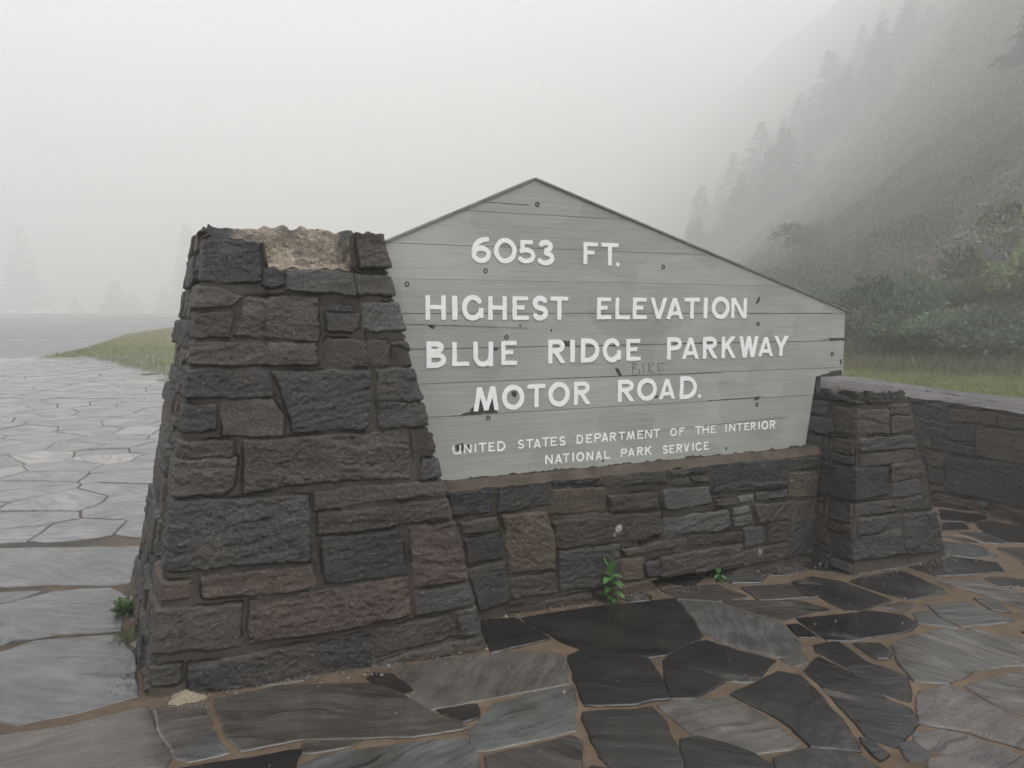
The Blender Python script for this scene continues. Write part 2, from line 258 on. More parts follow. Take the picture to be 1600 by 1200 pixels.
BIKE = [
[(2.394,1.233),(2.398,1.173)],
[(2.394,1.233),(2.426,1.228),(2.398,1.205)],
[(2.398,1.205),(2.442,1.197),(2.441,1.174),(2.398,1.169)],
[(2.465,1.232),(2.467,1.174)],
[(2.500,1.231),(2.505,1.176)],
[(2.535,1.230),(2.502,1.201)],
[(2.502,1.201),(2.536,1.176)],
[(2.558,1.227),(2.563,1.185)],
[(2.558,1.227),(2.606,1.228)],
[(2.560,1.206),(2.594,1.209)],
[(2.563,1.185),(2.599,1.192)],
]
BOLTS = [(1.823,2.032),(1.543,1.701),(1.147,1.631),(2.585,1.744),(3.255,1.436),(3.262,0.969),(1.555,0.987),(1.655,1.380),(3.848,1.250)]

# ---------------------------------------------------------------- frames and helpers
OX, OY = -1.453, 3.141
UX, UY = 0.9011, 0.4336
def W(u, v, z):
    return np.stack([OX + UX * u - UY * v, OY + UY * u + UX * v, z + 0 * u], -1)
def Wp(u, v, z): return (OX + UX * u - UY * v, OY + UY * u + UX * v, z)

def lin(c):
    c = c / 255.0
    return c / 12.92 if c < .04045 else ((c + .055) / 1.055) ** 2.4
def col(r, g, b, k=1.0): return (lin(r) * k, lin(g) * k, lin(b) * k)

def _h(ix, iy, iz, seed):
    h = (ix.astype(np.int64) * 374761393 + iy.astype(np.int64) * 668265263 + iz.astype(np.int64) * 1274126177 + seed * 974634777) & 0xffffffff
    h = ((h ^ (h >> 13)) * 1103515245) & 0xffffffff
    h = ((h ^ (h >> 16)) * 2654435761) & 0xffffffff
    return ((h >> 8) & 0xffff) / 32767.5 - 1.0
def vnoise(x, y, z=0.0, seed=0):
    x, y, z = np.broadcast_arrays(np.asarray(x, float), np.asarray(y, float), np.asarray(z, float))
    ix, iy, iz = np.floor(x), np.floor(y), np.floor(z)
    fx, fy, fz = x - ix, y - iy, z - iz
    fx, fy, fz = (t * t * (3 - 2 * t) for t in (fx, fy, fz))
    r = 0
    for a in (0, 1):
        for b in (0, 1):
            for c in (0, 1):
                r = r + _h(ix + a, iy + b, iz + c, seed) * (fx if a else 1 - fx) * (fy if b else 1 - fy) * (fz if c else 1 - fz)
    return r
def fbm(x, y, z=0.0, seed=0, oct=4, gain=.5):
    r, a, s = 0, 1.0, 0.0
    for i in range(oct):
        f = 2.03 ** i
        r = r + a * vnoise(np.asarray(x) * f, np.asarray(y) * f, np.asarray(z) * f, seed + i * 17); s += a; a *= gain
    return r / s
def sstep(a, b, x):
    t = np.clip((x - a) / (b - a), 0, 1); return t * t * (3 - 2 * t)

def raw_mesh(name, verts, faces, smooth=True):
    """verts (n,3); faces: (m,k) array or list of index lists"""
    me = bpy.data.meshes.new(name)
    verts = np.asarray(verts, dtype=np.float32)
    if isinstance(faces, np.ndarray):
        m, k = faces.shape
        me.vertices.add(len(verts)); me.vertices.foreach_set('co', verts.ravel())
        me.loops.add(m * k); me.loops.foreach_set('vertex_index', faces.astype(np.int32).ravel())
        me.polygons.add(m); me.polygons.foreach_set('loop_start', np.arange(0, m * k, k, dtype=np.int32))
        me.update(calc_edges=True)
    else:
        me.from_pydata([tuple(map(float, v)) for v in verts], [], [list(map(int, f)) for f in faces])
        me.update()
    me.polygons.foreach_set('use_smooth', np.full(len(me.polygons), smooth, dtype=bool))
    return me
def tint(me, rgb, name='tint'):
    a = me.attributes.new(name, 'FLOAT_COLOR', 'POINT')
    c = np.ones((len(me.vertices), 4), np.float32); c[:, :3] = rgb
    a.data.foreach_set('color', c.ravel())
def link(name, me, mat=None, parent=None, loc=None):
    o = bpy.data.objects.new(name, me); S.collection.objects.link(o)
    if mat is not None:
        for m in (mat if isinstance(mat, (list, tuple)) else [mat]): me.materials.append(m)
    if parent is not None: o.parent = parent
    if loc is not None: o.location = loc
    return o
def obj(name, verts, faces, mat, parent=None, rgb=None, smooth=True, loc=None):
    verts = np.asarray(verts, float)
    if parent is not None:
        p, q = parent, np.zeros(3)
        while p is not None: q += np.array(p.location); p = p.parent
        verts = verts - q
    elif loc is not None:
        verts = verts - np.array(loc)
    me = raw_mesh(name, verts, faces, smooth)
    if rgb is not None: tint(me, rgb)
    return link(name, me, mat, parent, loc if parent is None else None)
def tag(o, label=None, cat=None, group=None, kind=None):
    for k, v in (('label', label), ('category', cat), ('group', group), ('kind', kind)):
        if v: o[k] = v
    return o
def thing(name, loc, label, cat, group=None):
    o = bpy.data.objects.new(name, None); S.collection.objects.link(o); o.location = loc
    o.empty_display_size = .1
    return tag(o, label, cat, group)

class MB:
    """collects polygons"""
    def __init__(s): s.v, s.f, s.c = [], [], []
    def add(s, vs, fs, c=(1, 1, 1)):
        n = len(s.v); s.v += [tuple(map(float, p)) for p in vs]; s.f += [[i + n for i in f] for f in fs]; s.c += [c] * len(vs)
    def box(s, pts8, c=(1, 1, 1)):
        s.add(pts8, [(0, 3, 2, 1), (4, 5, 6, 7), (0, 1, 5, 4), (1, 2, 6, 5), (2, 3, 7, 6), (3, 0, 4, 7)], c)
    def lbox(s, u0, u1, v0, v1, z0, z1, c=(1, 1, 1)):
        s.box([Wp(u0, v0, z0), Wp(u1, v0, z0), Wp(u1, v1, z0), Wp(u0, v1, z0), Wp(u0, v0, z1), Wp(u1, v0, z1), Wp(u1, v1, z1), Wp(u0, v1, z1)], c)
    def prism(s, poly, v0, v1, c=(1, 1, 1)):
        """poly in (u,z), counter-clockwise seen from -v; v0 front, v1 back"""
        n = len(poly)
        vs = [Wp(u, v0, z) for u, z in poly] + [Wp(u, v1, z) for u, z in poly]
        s.add(vs, [list(range(n)), list(range(2 * n - 1, n - 1, -1))] + [[i, i + n, (i + 1) % n + n, (i + 1) % n] for i in range(n)], c)
    def out(s, name, mat, parent=None, smooth=False, loc=None):
        return obj(name, s.v, s.f, mat, parent, np.array(s.c), smooth, loc)
def ccw(p):
    a = sum(p[i][0] * p[(i + 1) % len(p)][1] - p[(i + 1) % len(p)][0] * p[i][1] for i in range(len(p)))
    return list(p) if a > 0 else list(p)[::-1]

# ---------------------------------------------------------------- materials
def newmat(name):
    m = bpy.data.materials.new(name); m.use_nodes = True
    t = m.node_tree; return m, t, t.nodes['Principled BSDF']
def nd(t, kind, **kw):
    n = t.nodes.new('ShaderNode' + kind)
    for k, v in kw.items():
        if k in n.inputs.keys() if hasattr(n.inputs, 'keys') else False: n.inputs[k].default_value = v
        else: setattr(n, k, v)
    return n
def mathn(t, op, a, b=None, clamp=False):
    n = t.nodes.new('ShaderNodeMath'); n.operation = op; n.use_clamp = clamp
    for i, q in enumerate((a, b)):
        if q is None: continue
        if hasattr(q, 'is_output'): t.links.new(q, n.inputs[i])
        else: n.inputs[i].default_value = q
    return n.outputs[0]
def noise(t, vec, scale, detail=4, rough=.55, out=0):
    n = t.nodes.new('ShaderNodeTexNoise'); n.inputs['Scale'].default_value = scale; n.inputs['Detail'].default_value = detail
    n.inputs['Roughness'].default_value = rough
    if vec is not None: t.links.new(vec, n.inputs['Vector'])
    return n.outputs[out]
def mapping(t, vec, scale, rot=(0, 0, 0)):
    m = t.nodes.new('ShaderNodeMapping'); m.inputs['Scale'].default_value = scale; m.inputs['Rotation'].default_value = rot
    t.links.new(vec, m.inputs['Vector']); return m.outputs[0]
def maprange(t, v, a, b, c, d):
    n = t.nodes.new('ShaderNodeMapRange'); n.clamp = True
    t.links.new(v, n.inputs[0])
    for i, q in enumerate((a, b, c, d)): n.inputs[i + 1].default_value = q
    return n.outputs[0]
def mixc(t, fac, a, b, mode='MIX'):
    n = t.nodes.new('ShaderNodeMix'); n.data_type = 'RGBA'; n.blend_type = mode
    for i, q in ((0, fac), (6, a), (7, b)):
        if hasattr(q, 'is_output'): t.links.new(q, n.inputs[i])
        elif isinstance(q, (int, float)): n.inputs[i].default_value = q
        else: n.inputs[i].default_value = (*q, 1)
    return n.outputs[2]
def attr(t, name='tint'):
    a = t.nodes.new('ShaderNodeAttribute'); a.attribute_name = name; return a.outputs['Color']
def scalec(t, c, f):
    n = t.nodes.new('ShaderNodeVectorMath'); n.operation = 'SCALE'
    t.links.new(c, n.inputs[0])
    if hasattr(f, 'is_output'): t.links.new(f, n.inputs['Scale'])
    else: n.inputs['Scale'].default_value = f
    return n.outputs[0]
def bump(t, bs, h, strength, dist):
    b = t.nodes.new('ShaderNodeBump'); b.inputs['Strength'].default_value = strength; b.inputs['Distance'].default_value = dist
    t.links.new(h, b.inputs['Height']); t.links.new(b.outputs[0], bs.inputs['Normal'])

def wall_stone(name='wall_stone'):
    m, t, b = newmat(name)
    g = t.nodes.new('ShaderNodeNewGeometry').outputs['Position']
    rot = mapping(t, g, (1, 1, 1), (0, 0, R(-25.7)))
    st = noise(t, mapping(t, rot, (9, 9, 55)), 1.0, 6, .65)          # foliation
    gr = noise(t, g, 190, 3, .8)                                     # mineral grain
    fl = maprange(t, noise(t, mapping(t, rot, (70, 70, 230)), 1.0, 2, .6), .60, .72, 0, 1)   # pale flecks along the grain
    bl = noise(t, g, 7, 4, .6)
    f = mathn(t, 'MULTIPLY', maprange(t, st, .3, .7, .68, 1.36), maprange(t, gr, .37, .63, .3, 1.85))
    c = scalec(t, attr(t), mathn(t, 'MULTIPLY', f, maprange(t, bl, .3, .7, .8, 1.2)))
    c = mixc(t, mathn(t, 'MULTIPLY', fl, .75), c, (.19, .18, .165))
    c = mixc(t, maprange(t, noise(t, g, 5.3, 5, .6), .56, .74, 0, .45), c, col(96, 84, 70, .75), 'MIX')   # iron stain
    vz = t.nodes.new('ShaderNodeTexVoronoi'); vz.inputs['Scale'].default_value = 48; t.links.new(g, vz.inputs['Vector'])
    lich = mathn(t, 'MULTIPLY', mathn(t, 'LESS_THAN', vz.outputs['Distance'], .17), mathn(t, 'GREATER_THAN', noise(t, g, 6, 2), .57))
    c = mixc(t, mathn(t, 'MULTIPLY', lich, .4), c, (.15, .155, .145))
    t.links.new(c, b.inputs['Base Color'])
    t.links.new(maprange(t, gr, .3, .7, .62, .4), b.inputs['Roughness'])
    b.inputs['Specular IOR Level'].default_value = .3
    hh = mathn(t, 'ADD', mathn(t, 'MULTIPLY', st, .35), mathn(t, 'MULTIPLY', gr, .6))
    bump(t, b, hh, .7, .014)
    return m
def mortar_mat(name, gain=1.0):
    m, t, b = newmat(name)
    g = t.nodes.new('ShaderNodeNewGeometry').outputs['Position']
    gr = noise(t, g, 330, 4, .75); bl = noise(t, g, 9, 5, .6)
    c = scalec(t, attr(t), mathn(t, 'MULTIPLY', maprange(t, gr, .3, .7, .65, 1.35), maprange(t, bl, .3, .7, .7 * gain, 1.3 * gain)))
    t.links.new(c, b.inputs['Base Color']); b.inputs['Roughness'].default_value = .7
    b.inputs['Specular IOR Level'].default_value = .3
    bump(t, b, mathn(t, 'ADD', gr, bl), .8, .012)
    return m
def flag_mat():
    m, t, b = newmat('wet_flagstone')
    uv = t.nodes.new('ShaderNodeUVMap').outputs[0]
    g = t.nodes.new('ShaderNodeNewGeometry').outputs['Position']
    wv = t.nodes.new('ShaderNodeVectorMath'); wv.operation = 'ADD'
    dn = noise(t, uv, 2.2, 3, .5, 1)
    t.links.new(uv, wv.inputs[0]); t.links.new(scalec(t, dn, .22), wv.inputs[1])
    st = noise(t, mapping(t, wv.outputs[0], (2.2, 19, 1)), 1.0, 7, .68)
    gr = noise(t, g, 210, 3, .7)
    bl = noise(t, g, 4.5, 5, .62)
    f = mathn(t, 'MULTIPLY', maprange(t, st, .28, .72, .5, 1.6), maprange(t, gr, .3, .72, .7, 1.35))
    c = scalec(t, attr(t), mathn(t, 'MULTIPLY', f, maprange(t, bl, .3, .7, .7, 1.3)))
    brn = maprange(t, noise(t, g, 3.1, 5, .65), .46, .66, 0, .6)
    c = mixc(t, brn, c, (.034, .029, .024))
    crk = maprange(t, noise(t, mapping(t, wv.outputs[0], (1.3, 17, 1)), 1.0, 3, .55), .33, .39, .4, 1)
    c = scalec(t, c, crk)
    vein = maprange(t, noise(t, mapping(t, wv.outputs[0], (1.1, 7, 1)), 1.0, 3, .5), .60, .68, 0, .5)
    c = mixc(t, mathn(t, 'MULTIPLY', vein, maprange(t, bl, .45, .6, 0, 1)), c, (.12, .112, .104))
    t.links.new(c, b.inputs['Base Color'])
    wet = noise(t, g, 1.7, 4, .6)
    t.links.new(mathn(t, 'ADD', maprange(t, wet, .35, .65, .06, .22), maprange(t, gr, .3, .7, -.04, .1)), b.inputs['Roughness'])
    b.inputs['Specular IOR Level'].default_value = .5
    cl = noise(t, mapping(t, wv.outputs[0], (1.6, 21, 1)), 1.0, 6, .62)
    hh = mathn(t, 'ADD', mathn(t, 'MULTIPLY', cl, 1.0), mathn(t, 'MULTIPLY', gr, .12))
    hh = mathn(t, 'ADD', hh, mathn(t, 'MULTIPLY', noise(t, g, 14, 3), .8))
    bump(t, b, hh, .36, .015)
    return m
def paint_mat():
    m, t, b = newmat('grey_paint')
    g = t.nodes.new('ShaderNodeNewGeometry').outputs['Position']
    rot = mapping(t, g, (1, 1, 1), (0, 0, R(-25.7)))
    gr = noise(t, mapping(t, rot, (3, 3, 90)), 1.0, 5, .6)
    bl = noise(t, mapping(t, rot, (1.6, 1.6, 2.6)), 1.0, 4, .55)
    ptch = maprange(t, noise(t, mapping(t, rot, (2.1, 2.1, 3.1)), 1.0, 1, .4), .535, .55, 1.0, .90)   # touched-up patches
    f = mathn(t, 'MULTIPLY', mathn(t, 'MULTIPLY', maprange(t, gr, .3, .7, .90, 1.09), maprange(t, bl, .3, .7, .86, 1.1)), ptch)
    c = scalec(t, attr(t), f)
    scr = mathn(t, 'GREATER_THAN', noise(t, mapping(t, rot, (5, 5, 70)), 1.0, 4, .7), .735)
    c = mixc(t, mathn(t, 'MULTIPLY', scr, .7), c, (.05, .045, .04))
    t.links.new(c, b.inputs['Base Color']); b.inputs['Roughness'].default_value = .5
    b.inputs['Specular IOR Level'].default_value = .3
    bump(t, b, gr, .35, .003)
    return m
def plain(name, rgb, rough=.6, var=.2, scale=40, spec=.4, use_attr=False, trans=0):
    m, t, b = newmat(name)
    g = t.nodes.new('ShaderNodeNewGeometry').outputs['Position']
    n = noise(t, g, scale, 5, .6)
    f = maprange(t, n, .3, .7, 1 - var, 1 + var)
    if use_attr: c = scalec(t, attr(t), f)
    else:
        r = t.nodes.new('ShaderNodeRGB'); r.outputs[0].default_value = (*rgb, 1); c = scalec(t, r.outputs[0], f)
    t.links.new(c, b.inputs['Base Color']); b.inputs['Roughness'].default_value = rough
    b.inputs['Specular IOR Level'].default_value = spec
    if trans:
        tr = t.nodes.new('ShaderNodeBsdfTranslucent'); t.links.new(c, tr.inputs[0])
        mx = t.nodes.new('ShaderNodeMixShader'); mx.inputs[0].default_value = trans
        t.links.new(b.outputs[0], mx.inputs[1]); t.links.new(tr.outputs[0], mx.inputs[2])
        t.links.new(mx.outputs[0], t.nodes['Material Output'].inputs['Surface'])
    return m
def road_mat():
    m, t, b = newmat('wet_asphalt')
    g = t.nodes.new('ShaderNodeNewGeometry').outputs['Position']
    gr = noise(t, g, 60, 4, .7); bl = noise(t, mapping(t, g, (.12, .5, 1)), 1.0, 4, .6)
    c = scalec(t, attr(t), mathn(t, 'MULTIPLY', maprange(t, gr, .3, .7, .7, 1.3), maprange(t, bl, .35, .65, .75, 1.25)))
    t.links.new(c, b.inputs['Base Color'])
    t.links.new(maprange(t, bl, .35, .65, .3, .5), b.inputs['Roughness'])
    bump(t, b, gr, .3, .01)
    return m
def ground_mat():
    m, t, b = newmat('grassy_ground')
    g = t.nodes.new('ShaderNodeNewGeometry').outputs['Position']
    a = noise(t, g, 1.3, 6, .65); d = noise(t, g, 22, 5, .7)
    c = scalec(t, attr(t), mathn(t, 'MULTIPLY', maprange(t, a, .3, .7, .65, 1.35), maprange(t, d, .3, .7, .6, 1.4)))
    t.links.new(c, b.inputs['Base Color']); b.inputs['Roughness'].default_value = .95
    b.inputs['Specular IOR Level'].default_value = .15
    bump(t, b, d, .8, .08)
    return m
M_STONE = wall_stone()
M_MORTAR = mortar_mat('wall_mortar')
def rubble_mat():
    m, t, b = newmat('broken_mortar')
    g = t.nodes.new('ShaderNodeNewGeometry').outputs['Position']
    a = noise(t, g, 55, 5, .75); d = noise(t, g, 210, 3, .8)
    vo = t.nodes.new('ShaderNodeTexVoronoi'); vo.inputs['Scale'].default_value = 26; t.links.new(g, vo.inputs['Vector'])
    peb = maprange(t, vo.outputs['Distance'], .25, .6, 1, 0)
    c = scalec(t, attr(t), mathn(t, 'MULTIPLY', maprange(t, a, .32, .68, .45, 1.5), maprange(t, d, .35, .65, .6, 1.4)))
    c = mixc(t, mathn(t, 'MULTIPLY', mathn(t, 'GREATER_THAN', noise(t, g, 13, 4, .7), .58), .6), c, (.055, .05, .045))
    t.links.new(c, b.inputs['Base Color']); b.inputs['Roughness'].default_value = .85; b.inputs['Specular IOR Level'].default_value = .2
    bump(t, b, mathn(t, 'ADD', mathn(t, 'ADD', a, mathn(t, 'MULTIPLY', d, .3)), mathn(t, 'MULTIPLY', peb, .6)), 1.0, .03)
    return m
M_RUBBLE = rubble_mat()
M_JOINT = mortar_mat('joint_mortar')
M_FLAG = flag_mat()
M_PAINT = paint_mat()
M_WHITE = plain('white_letter_paint', (.80, .80, .80), .5, .05, 30)
M_DARKWOOD = plain('bare_weathered_wood', (.048, .043, .038), .8, .5, 60)
M_SCRATCH = plain('scratched_line', (.17, .17, .16), .8, .2, 60)
M_METAL = plain('dark_metal_trim', (.16, .16, .155), .5, .3, 20)
M_BOLT = plain('bolt_ring', (.028, .026, .025), .6, .3, 90)
M_ROAD = road_mat()
M_GROUND = ground_mat()
M_LEAF = plain('leaf', None, .55, .25, 3, .35, True, .35)
M_NEEDLE = plain('needles', None, .7, .25, 3, .2, True, .15)
M_BARK = plain('bark', (.06, .05, .042), .9, .4, 12)
M_GRASS = plain('grass_blade', None, .6, .25, 2, .3, True, .3)
M_ROCK = plain('scree_rock', None, .8, .4, 14, .3, True)
M_SAND = plain('pale_grit', (.2, .165, .12), .9, .5, 200)

# ---------------------------------------------------------------- rubble masonry
G = .55        # wet stone seen in soft light -> base colour
PAL0 = {'b': col(60, 63, 68, G), 'B': col(62, 66, 68, G), 'd': col(58, 58, 61, G), 'n': col(82, 76, 69, G), 'N': col(76, 71, 66, G),
       'r': col(86, 73, 65, G), 'g': col(92, 96, 92, G), 'l': col(120, 122, 119, G), 't': col(94, 84, 71, G), 'k': col(38, 37, 37, G), 'y': col(74, 73, 71, G)}
PAL = {}
for k_, c_ in PAL0.items():
    l_ = .3 * c_[0] + .6 * c_[1] + .1 * c_[2]; PAL[k_] = tuple(l_ + (q - l_) * (.32 if c_[2] > c_[0] else 1.0) for q in c_)
MORT = np.array(col(90, 83, 74, G))
TAN = np.array(col(122, 113, 101, G))

def poly_sdf(x, z, poly):
    p = np.asarray(poly, float); n = len(p)
    d = np.full(x.shape, 1e9); s = np.zeros(x.shape, bool)
    for i in range(n):
        a, b = p[i], p[(i + 1) % n]
        ex, ez = b - a
        wx, wz = x - a[0], z - a[1]
        t = np.clip((wx * ex + wz * ez) / (ex * ex + ez * ez + 1e-12), 0, 1)
        d = np.minimum(d, (wx - ex * t) ** 2 + (wz - ez * t) ** 2)
        c = (a[1] <= z) != (b[1] <= z)
        with np.errstate(divide='ignore', invalid='ignore'):
            xi = a[0] + (z - a[1]) / (ez if abs(ez) > 1e-12 else 1e-12) * ex
        s ^= c & (x < xi)
    return np.where(s, -1, 1) * np.sqrt(d)

def rubble(x0, x1, z0, z1, face, seed, hmin=.07, hmax=.2, wmin=.14, wmax=.5, off=(4, 14)):
    """random coursed stones on a face"""
    r = random.Random(seed); out = []; z = z0
    while z < z1 - .03:
        h = min(r.uniform(hmin, hmax), z1 - z)
        if z1 - z - h < .05: h = z1 - z
        x = x0 - r.uniform(0, .2)
        while x < x1:
            wd = r.uniform(wmin, wmax)
            a, b, c, d = x + .008, x + wd - .008, z + .008, z + h - .008
            j = lambda: r.uniform(-.008, .008)
            split = h > .13 and r.random() < .35
            for c2, d2 in ([(c, (c + d) / 2 - .007), ((c + d) / 2 + .007, d)] if split else [(c, d)]):
                out.append((face, r.choice('bnnyyrgdnt'), '', r.uniform(*off), [(a + j(), c2 + j()), (b + j(), c2 + j()), (b + j(), d2 + j()), (a + j(), d2 + j())]))
            x += wd
        z += h
    return out

def masonry(root, base, top, ht, qs, nz, prim, sec, ztop, cap, holes=(), seed=1, zbase=-.05, rough=1.0, spots=(), cap_name='top_mortar', cap_mat=None):
    base, top = np.array(base, float), np.array(top, float)
    nq = len(qs)
    ww = np.linspace(0, 1, nz)
    zt = ztop(qs)
    Q = np.broadcast_to(qs[None, :], (nz, nq)); Zg = zbase + ww[:, None] * (zt[None, :] - zbase)
    def corner(k, z):
        f = (z / ht)[..., None]; return base[k % 4] * (1 - f) + top[k % 4] * f
    def P(q, z):
        q = q % 4; k = np.floor(q).astype(int); t = (q - k)[..., None]
        cs = [corner(i, z) for i in range(4)]
        A = np.choose(k[..., None], cs); B = np.choose(((k + 1) % 4)[..., None], cs)
        return A * (1 - t) + B * t
    rq = .022
    pos = sum(P(Q + d, Zg) for d in np.linspace(-rq, rq, 7)) / 7
    tan = P(Q + rq, Zg) - P(Q - rq, Zg); tan /= np.linalg.norm(tan, axis=-1, keepdims=True)
    nrm = np.stack([tan[..., 1], -tan[..., 0]], -1)
    L = [np.linalg.norm(corner(k + 1, Zg) - corner(k, Zg), axis=-1) for k in range(4)]
    K = np.floor(Q).astype(int); T = Q - K
    def xface(k):
        x = np.full(Q.shape, 1e3)
        x = np.where(K == k, T * L[k], x)
        x = np.where(K == (k + 3) % 4, -(1 - T) * L[(k + 3) % 4], x)
        x = np.where(K == (k + 1) % 4, L[k] + T * L[(k + 1) % 4], x)
        return x
    XF = [xface(k) for k in range(4)]
    pw = W(pos[..., 0], pos[..., 1], Zg)
    px_, py_, pz_ = pw[..., 0], pw[..., 1], pw[..., 2]
    wx = fbm(px_ * 14, py_ * 14, pz_ * 14, seed, 3) * .011 + vnoise(px_ * 60, py_ * 60, pz_ * 60, seed + 3) * .003
    wz = fbm(px_ * 14, py_ * 14, pz_ * 14, seed + 50, 3) * .010 + vnoise(px_ * 60, py_ * 60, pz_ * 60, seed + 9) * .003
    bd = np.full(Q.shape, 1e3); bi = np.full(Q.shape, -1); stones = list(prim) + list(sec)
    r = random.Random(seed)
    primd = None
    for i, (k, c, wr, off, poly) in enumerate(stones):
        if i == len(prim): primd = bd.copy()
        X = XF[k] + wx; Zz = Zg + wz
        poly = [list(p) for p in poly]
        zm = sum(p[1] for p in poly) / len(poly)
        Wd = float(np.linalg.norm((base[(k + 1) % 4] - base[k]) * (1 - zm / ht) + (top[(k + 1) % 4] - top[k]) * zm / ht))
        if wr in ('L', 'l'):
            e = r.uniform(.12, .34) if wr == 'L' else r.uniform(.16, .24)
            for p in poly:
                if p[0] < (.055 if wr == 'L' else .02): p[0] = -e + r.uniform(-.012, .012)
        if wr == 'R':
            e = r.uniform(.12, .3)
            for p in poly:
                if p[0] > Wd - .075: p[0] = Wd + e + r.uniform(-.012, .012)
        a = np.array(poly); lo, hi = a.min(0) - .05, a.max(0) + .05
        sel = (XF[k] > lo[0]) & (XF[k] < hi[0]) & (Zg > lo[1]) & (Zg < hi[1])
        if not sel.any(): continue
        d = poly_sdf(X[sel], Zz[sel], poly)
        d = d - .004
        if primd is not None:
            d = np.maximum(d, .016 - primd[sel])
            if k != 0: d = np.maximum(d, np.maximum(X[sel] - L[k][sel] + .012, .012 - X[sel]))
            if d.min() > -.022: continue
        cur = bd[sel]; upd = d < cur
        cur[upd] = d[upd]; bd[sel] = cur
        ci = bi[sel]; ci[upd] = i; bi[sel] = ci
    inside = bd < 0
    idx = np.clip(bi, 0, None)
    offs = np.array([s[3] for s in stones]) * .00085 if stones else np.array([0.])
    cols = np.array([PAL[s[1]] for s in stones])
    rs = np.random.default_rng(seed)
    tilt = rs.normal(0, .028, (len(stones), 3)); ph = rs.uniform(0, 50, (len(stones), 3)); amp = rs.uniform(.6, 1.5, len(stones))
    cen = np.array([np.mean(np.array(s[4]), 0) for s in stones])
    ang = np.where(rs.random(len(stones)) < .2, rs.uniform(-.9, .9, len(stones)), rs.normal(0, .12, len(stones)))
    xs = np.choose(np.array([s[0] for s in stones])[idx], XF)
    e = np.clip(-bd / .0065, 0, 1); prof = np.sqrt(np.clip(1 - (1 - e) ** 2, 0, 1))
    dx, dz = xs - cen[idx, 0], Zg - cen[idx, 1]
    ca, sa = np.cos(ang)[idx], np.sin(ang)[idx]
    fx, fz = dx * ca + dz * sa, -dx * sa + dz * ca
    pq = ph[idx]
    tl_ = fz * 46 + 1.6 * fbm(fx * 5 + pq[..., 0], fz * 9, pq[..., 1], seed + 3, 3) + pq[..., 2]
    lf_ = np.floor(tl_); sm_ = sstep(.0, .16, tl_ - lf_)
    lay = (_h(lf_ - 1, idx, idx * 0, seed) * (1 - sm_) + _h(lf_, idx, idx * 0, seed) * sm_) * .0022 * (ph[:, 0] / 50)[idx]
    rgh = fbm(fx * 9 + pq[..., 0], fz * 17 + pq[..., 1], pq[..., 2], seed, 2) * .004 + lay + \
        (1 - np.abs(fbm(fx * 22 + pq[..., 1], fz * 38 + pq[..., 2], pq[..., 0], seed + 5, 3)) * 2) * .0042 + \
        fbm(fx * 70, fz * 100, pq[..., 0], seed + 8, 2) * .0022
    h = np.where(inside, -.004 + prof * (.006 + offs[idx] + np.clip(tilt[idx, 0] * dx + tilt[idx, 1] * dz, -.012, .012)) + prof * rgh * amp[idx] * rough, 0)
    mo = .003 + fbm(px_ * 30, py_ * 30, pz_ * 30, seed + 20, 3) * .006
    crack = np.exp(-((bd - .004) / .005) ** 2) * sstep(-.1, .4, vnoise(px_ * 9, py_ * 9, pz_ * 9, seed + 33)) * .017
    h = np.where(inside, h, mo - crack)
    hole = np.zeros(Q.shape)
    for (k, c, wr, off, poly) in holes:
        d = poly_sdf(XF[k] + wx * 2, Zg + wz * 2, poly)
        s = sstep(.006, -.012, d); h = h * (1 - s) + off * .001 * s; hole = np.maximum(hole, s)
    C = np.where(inside[..., None], cols[idx] * (1 + .28 * fbm(fx * 5 + pq[..., 0], fz * 16 + pq[..., 1], 0, seed + 71, 3))[..., None], MORT * (1 + .25 * fbm(px_ * 7, py_ * 7, pz_ * 7, seed + 90, 3))[..., None])
    brn = (sstep(.05, .5, fbm(px_ * 4 + pq[..., 0], py_ * 4, pz_ * 7 + pq[..., 1], seed + 95, 4)) * .45 * inside)[..., None]
    C = C * (1 - brn) + np.array(PAL['t']) * .8 * brn
    C = C * (1 + rs.uniform(-.2, .2, (len(stones), 1)) * np.ones(3))[idx] * np.where(inside, 1, 1)[..., None]
    mossy = (sstep(.12, .4, fbm(px_ * 6, py_ * 6, pz_ * 6, seed + 140, 4)) * sstep(.75, .1, Zg) * .7 * ~inside)[..., None]
    C = C * (1 - mossy) + np.array(col(62, 66, 40, .6)) * mossy
    foot = (sstep(.10, .02, Zg + .05 * vnoise(px_ * 5, py_ * 5, 0, 4)) * ~inside)[..., None]
    C = C * (1 - foot) + TAN * .8 * foot
    C = np.where(hole[..., None] > .6, np.array([.02, .018, .015]), C)
    for (k, sx, sz, srad, scol) in spots:
        s = sstep(srad * 1.1, srad * .8, np.hypot(XF[k] + wx * .4 - sx, Zg + wz * .4 - sz))[..., None]
        C = C * (1 - s) + np.array(scol) * s
    V = W(pos[..., 0] + nrm[..., 0] * h, pos[..., 1] + nrm[..., 1] * h, Zg)
    I = np.arange(nz * nq).reshape(nz, nq); J = np.roll(I, -1, 1)
    F = np.stack([I[:-1], J[:-1], J[1:], I[1:]], -1).reshape(-1, 4)
    isn = inside.ravel()
    st = isn[F].sum(1) >= 2
    Vf, Cf = V.reshape(-1, 3), np.clip(C.reshape(-1, 3), .003, .9)
    for nm, mask, mat in (('stonework', st, M_STONE), ('mortar', ~st, M_MORTAR)):
        f = F[mask]
        u_, inv = np.unique(f, return_inverse=True)
        obj(nm, Vf[u_], inv.reshape(f.shape), mat, root, Cf[u_])
    # cap
    nr = cap.get('rings', 26)
    edge = V[-1]; eh = edge[:, 2]; cen_ = np.append(edge[:, :2].mean(0), 0)
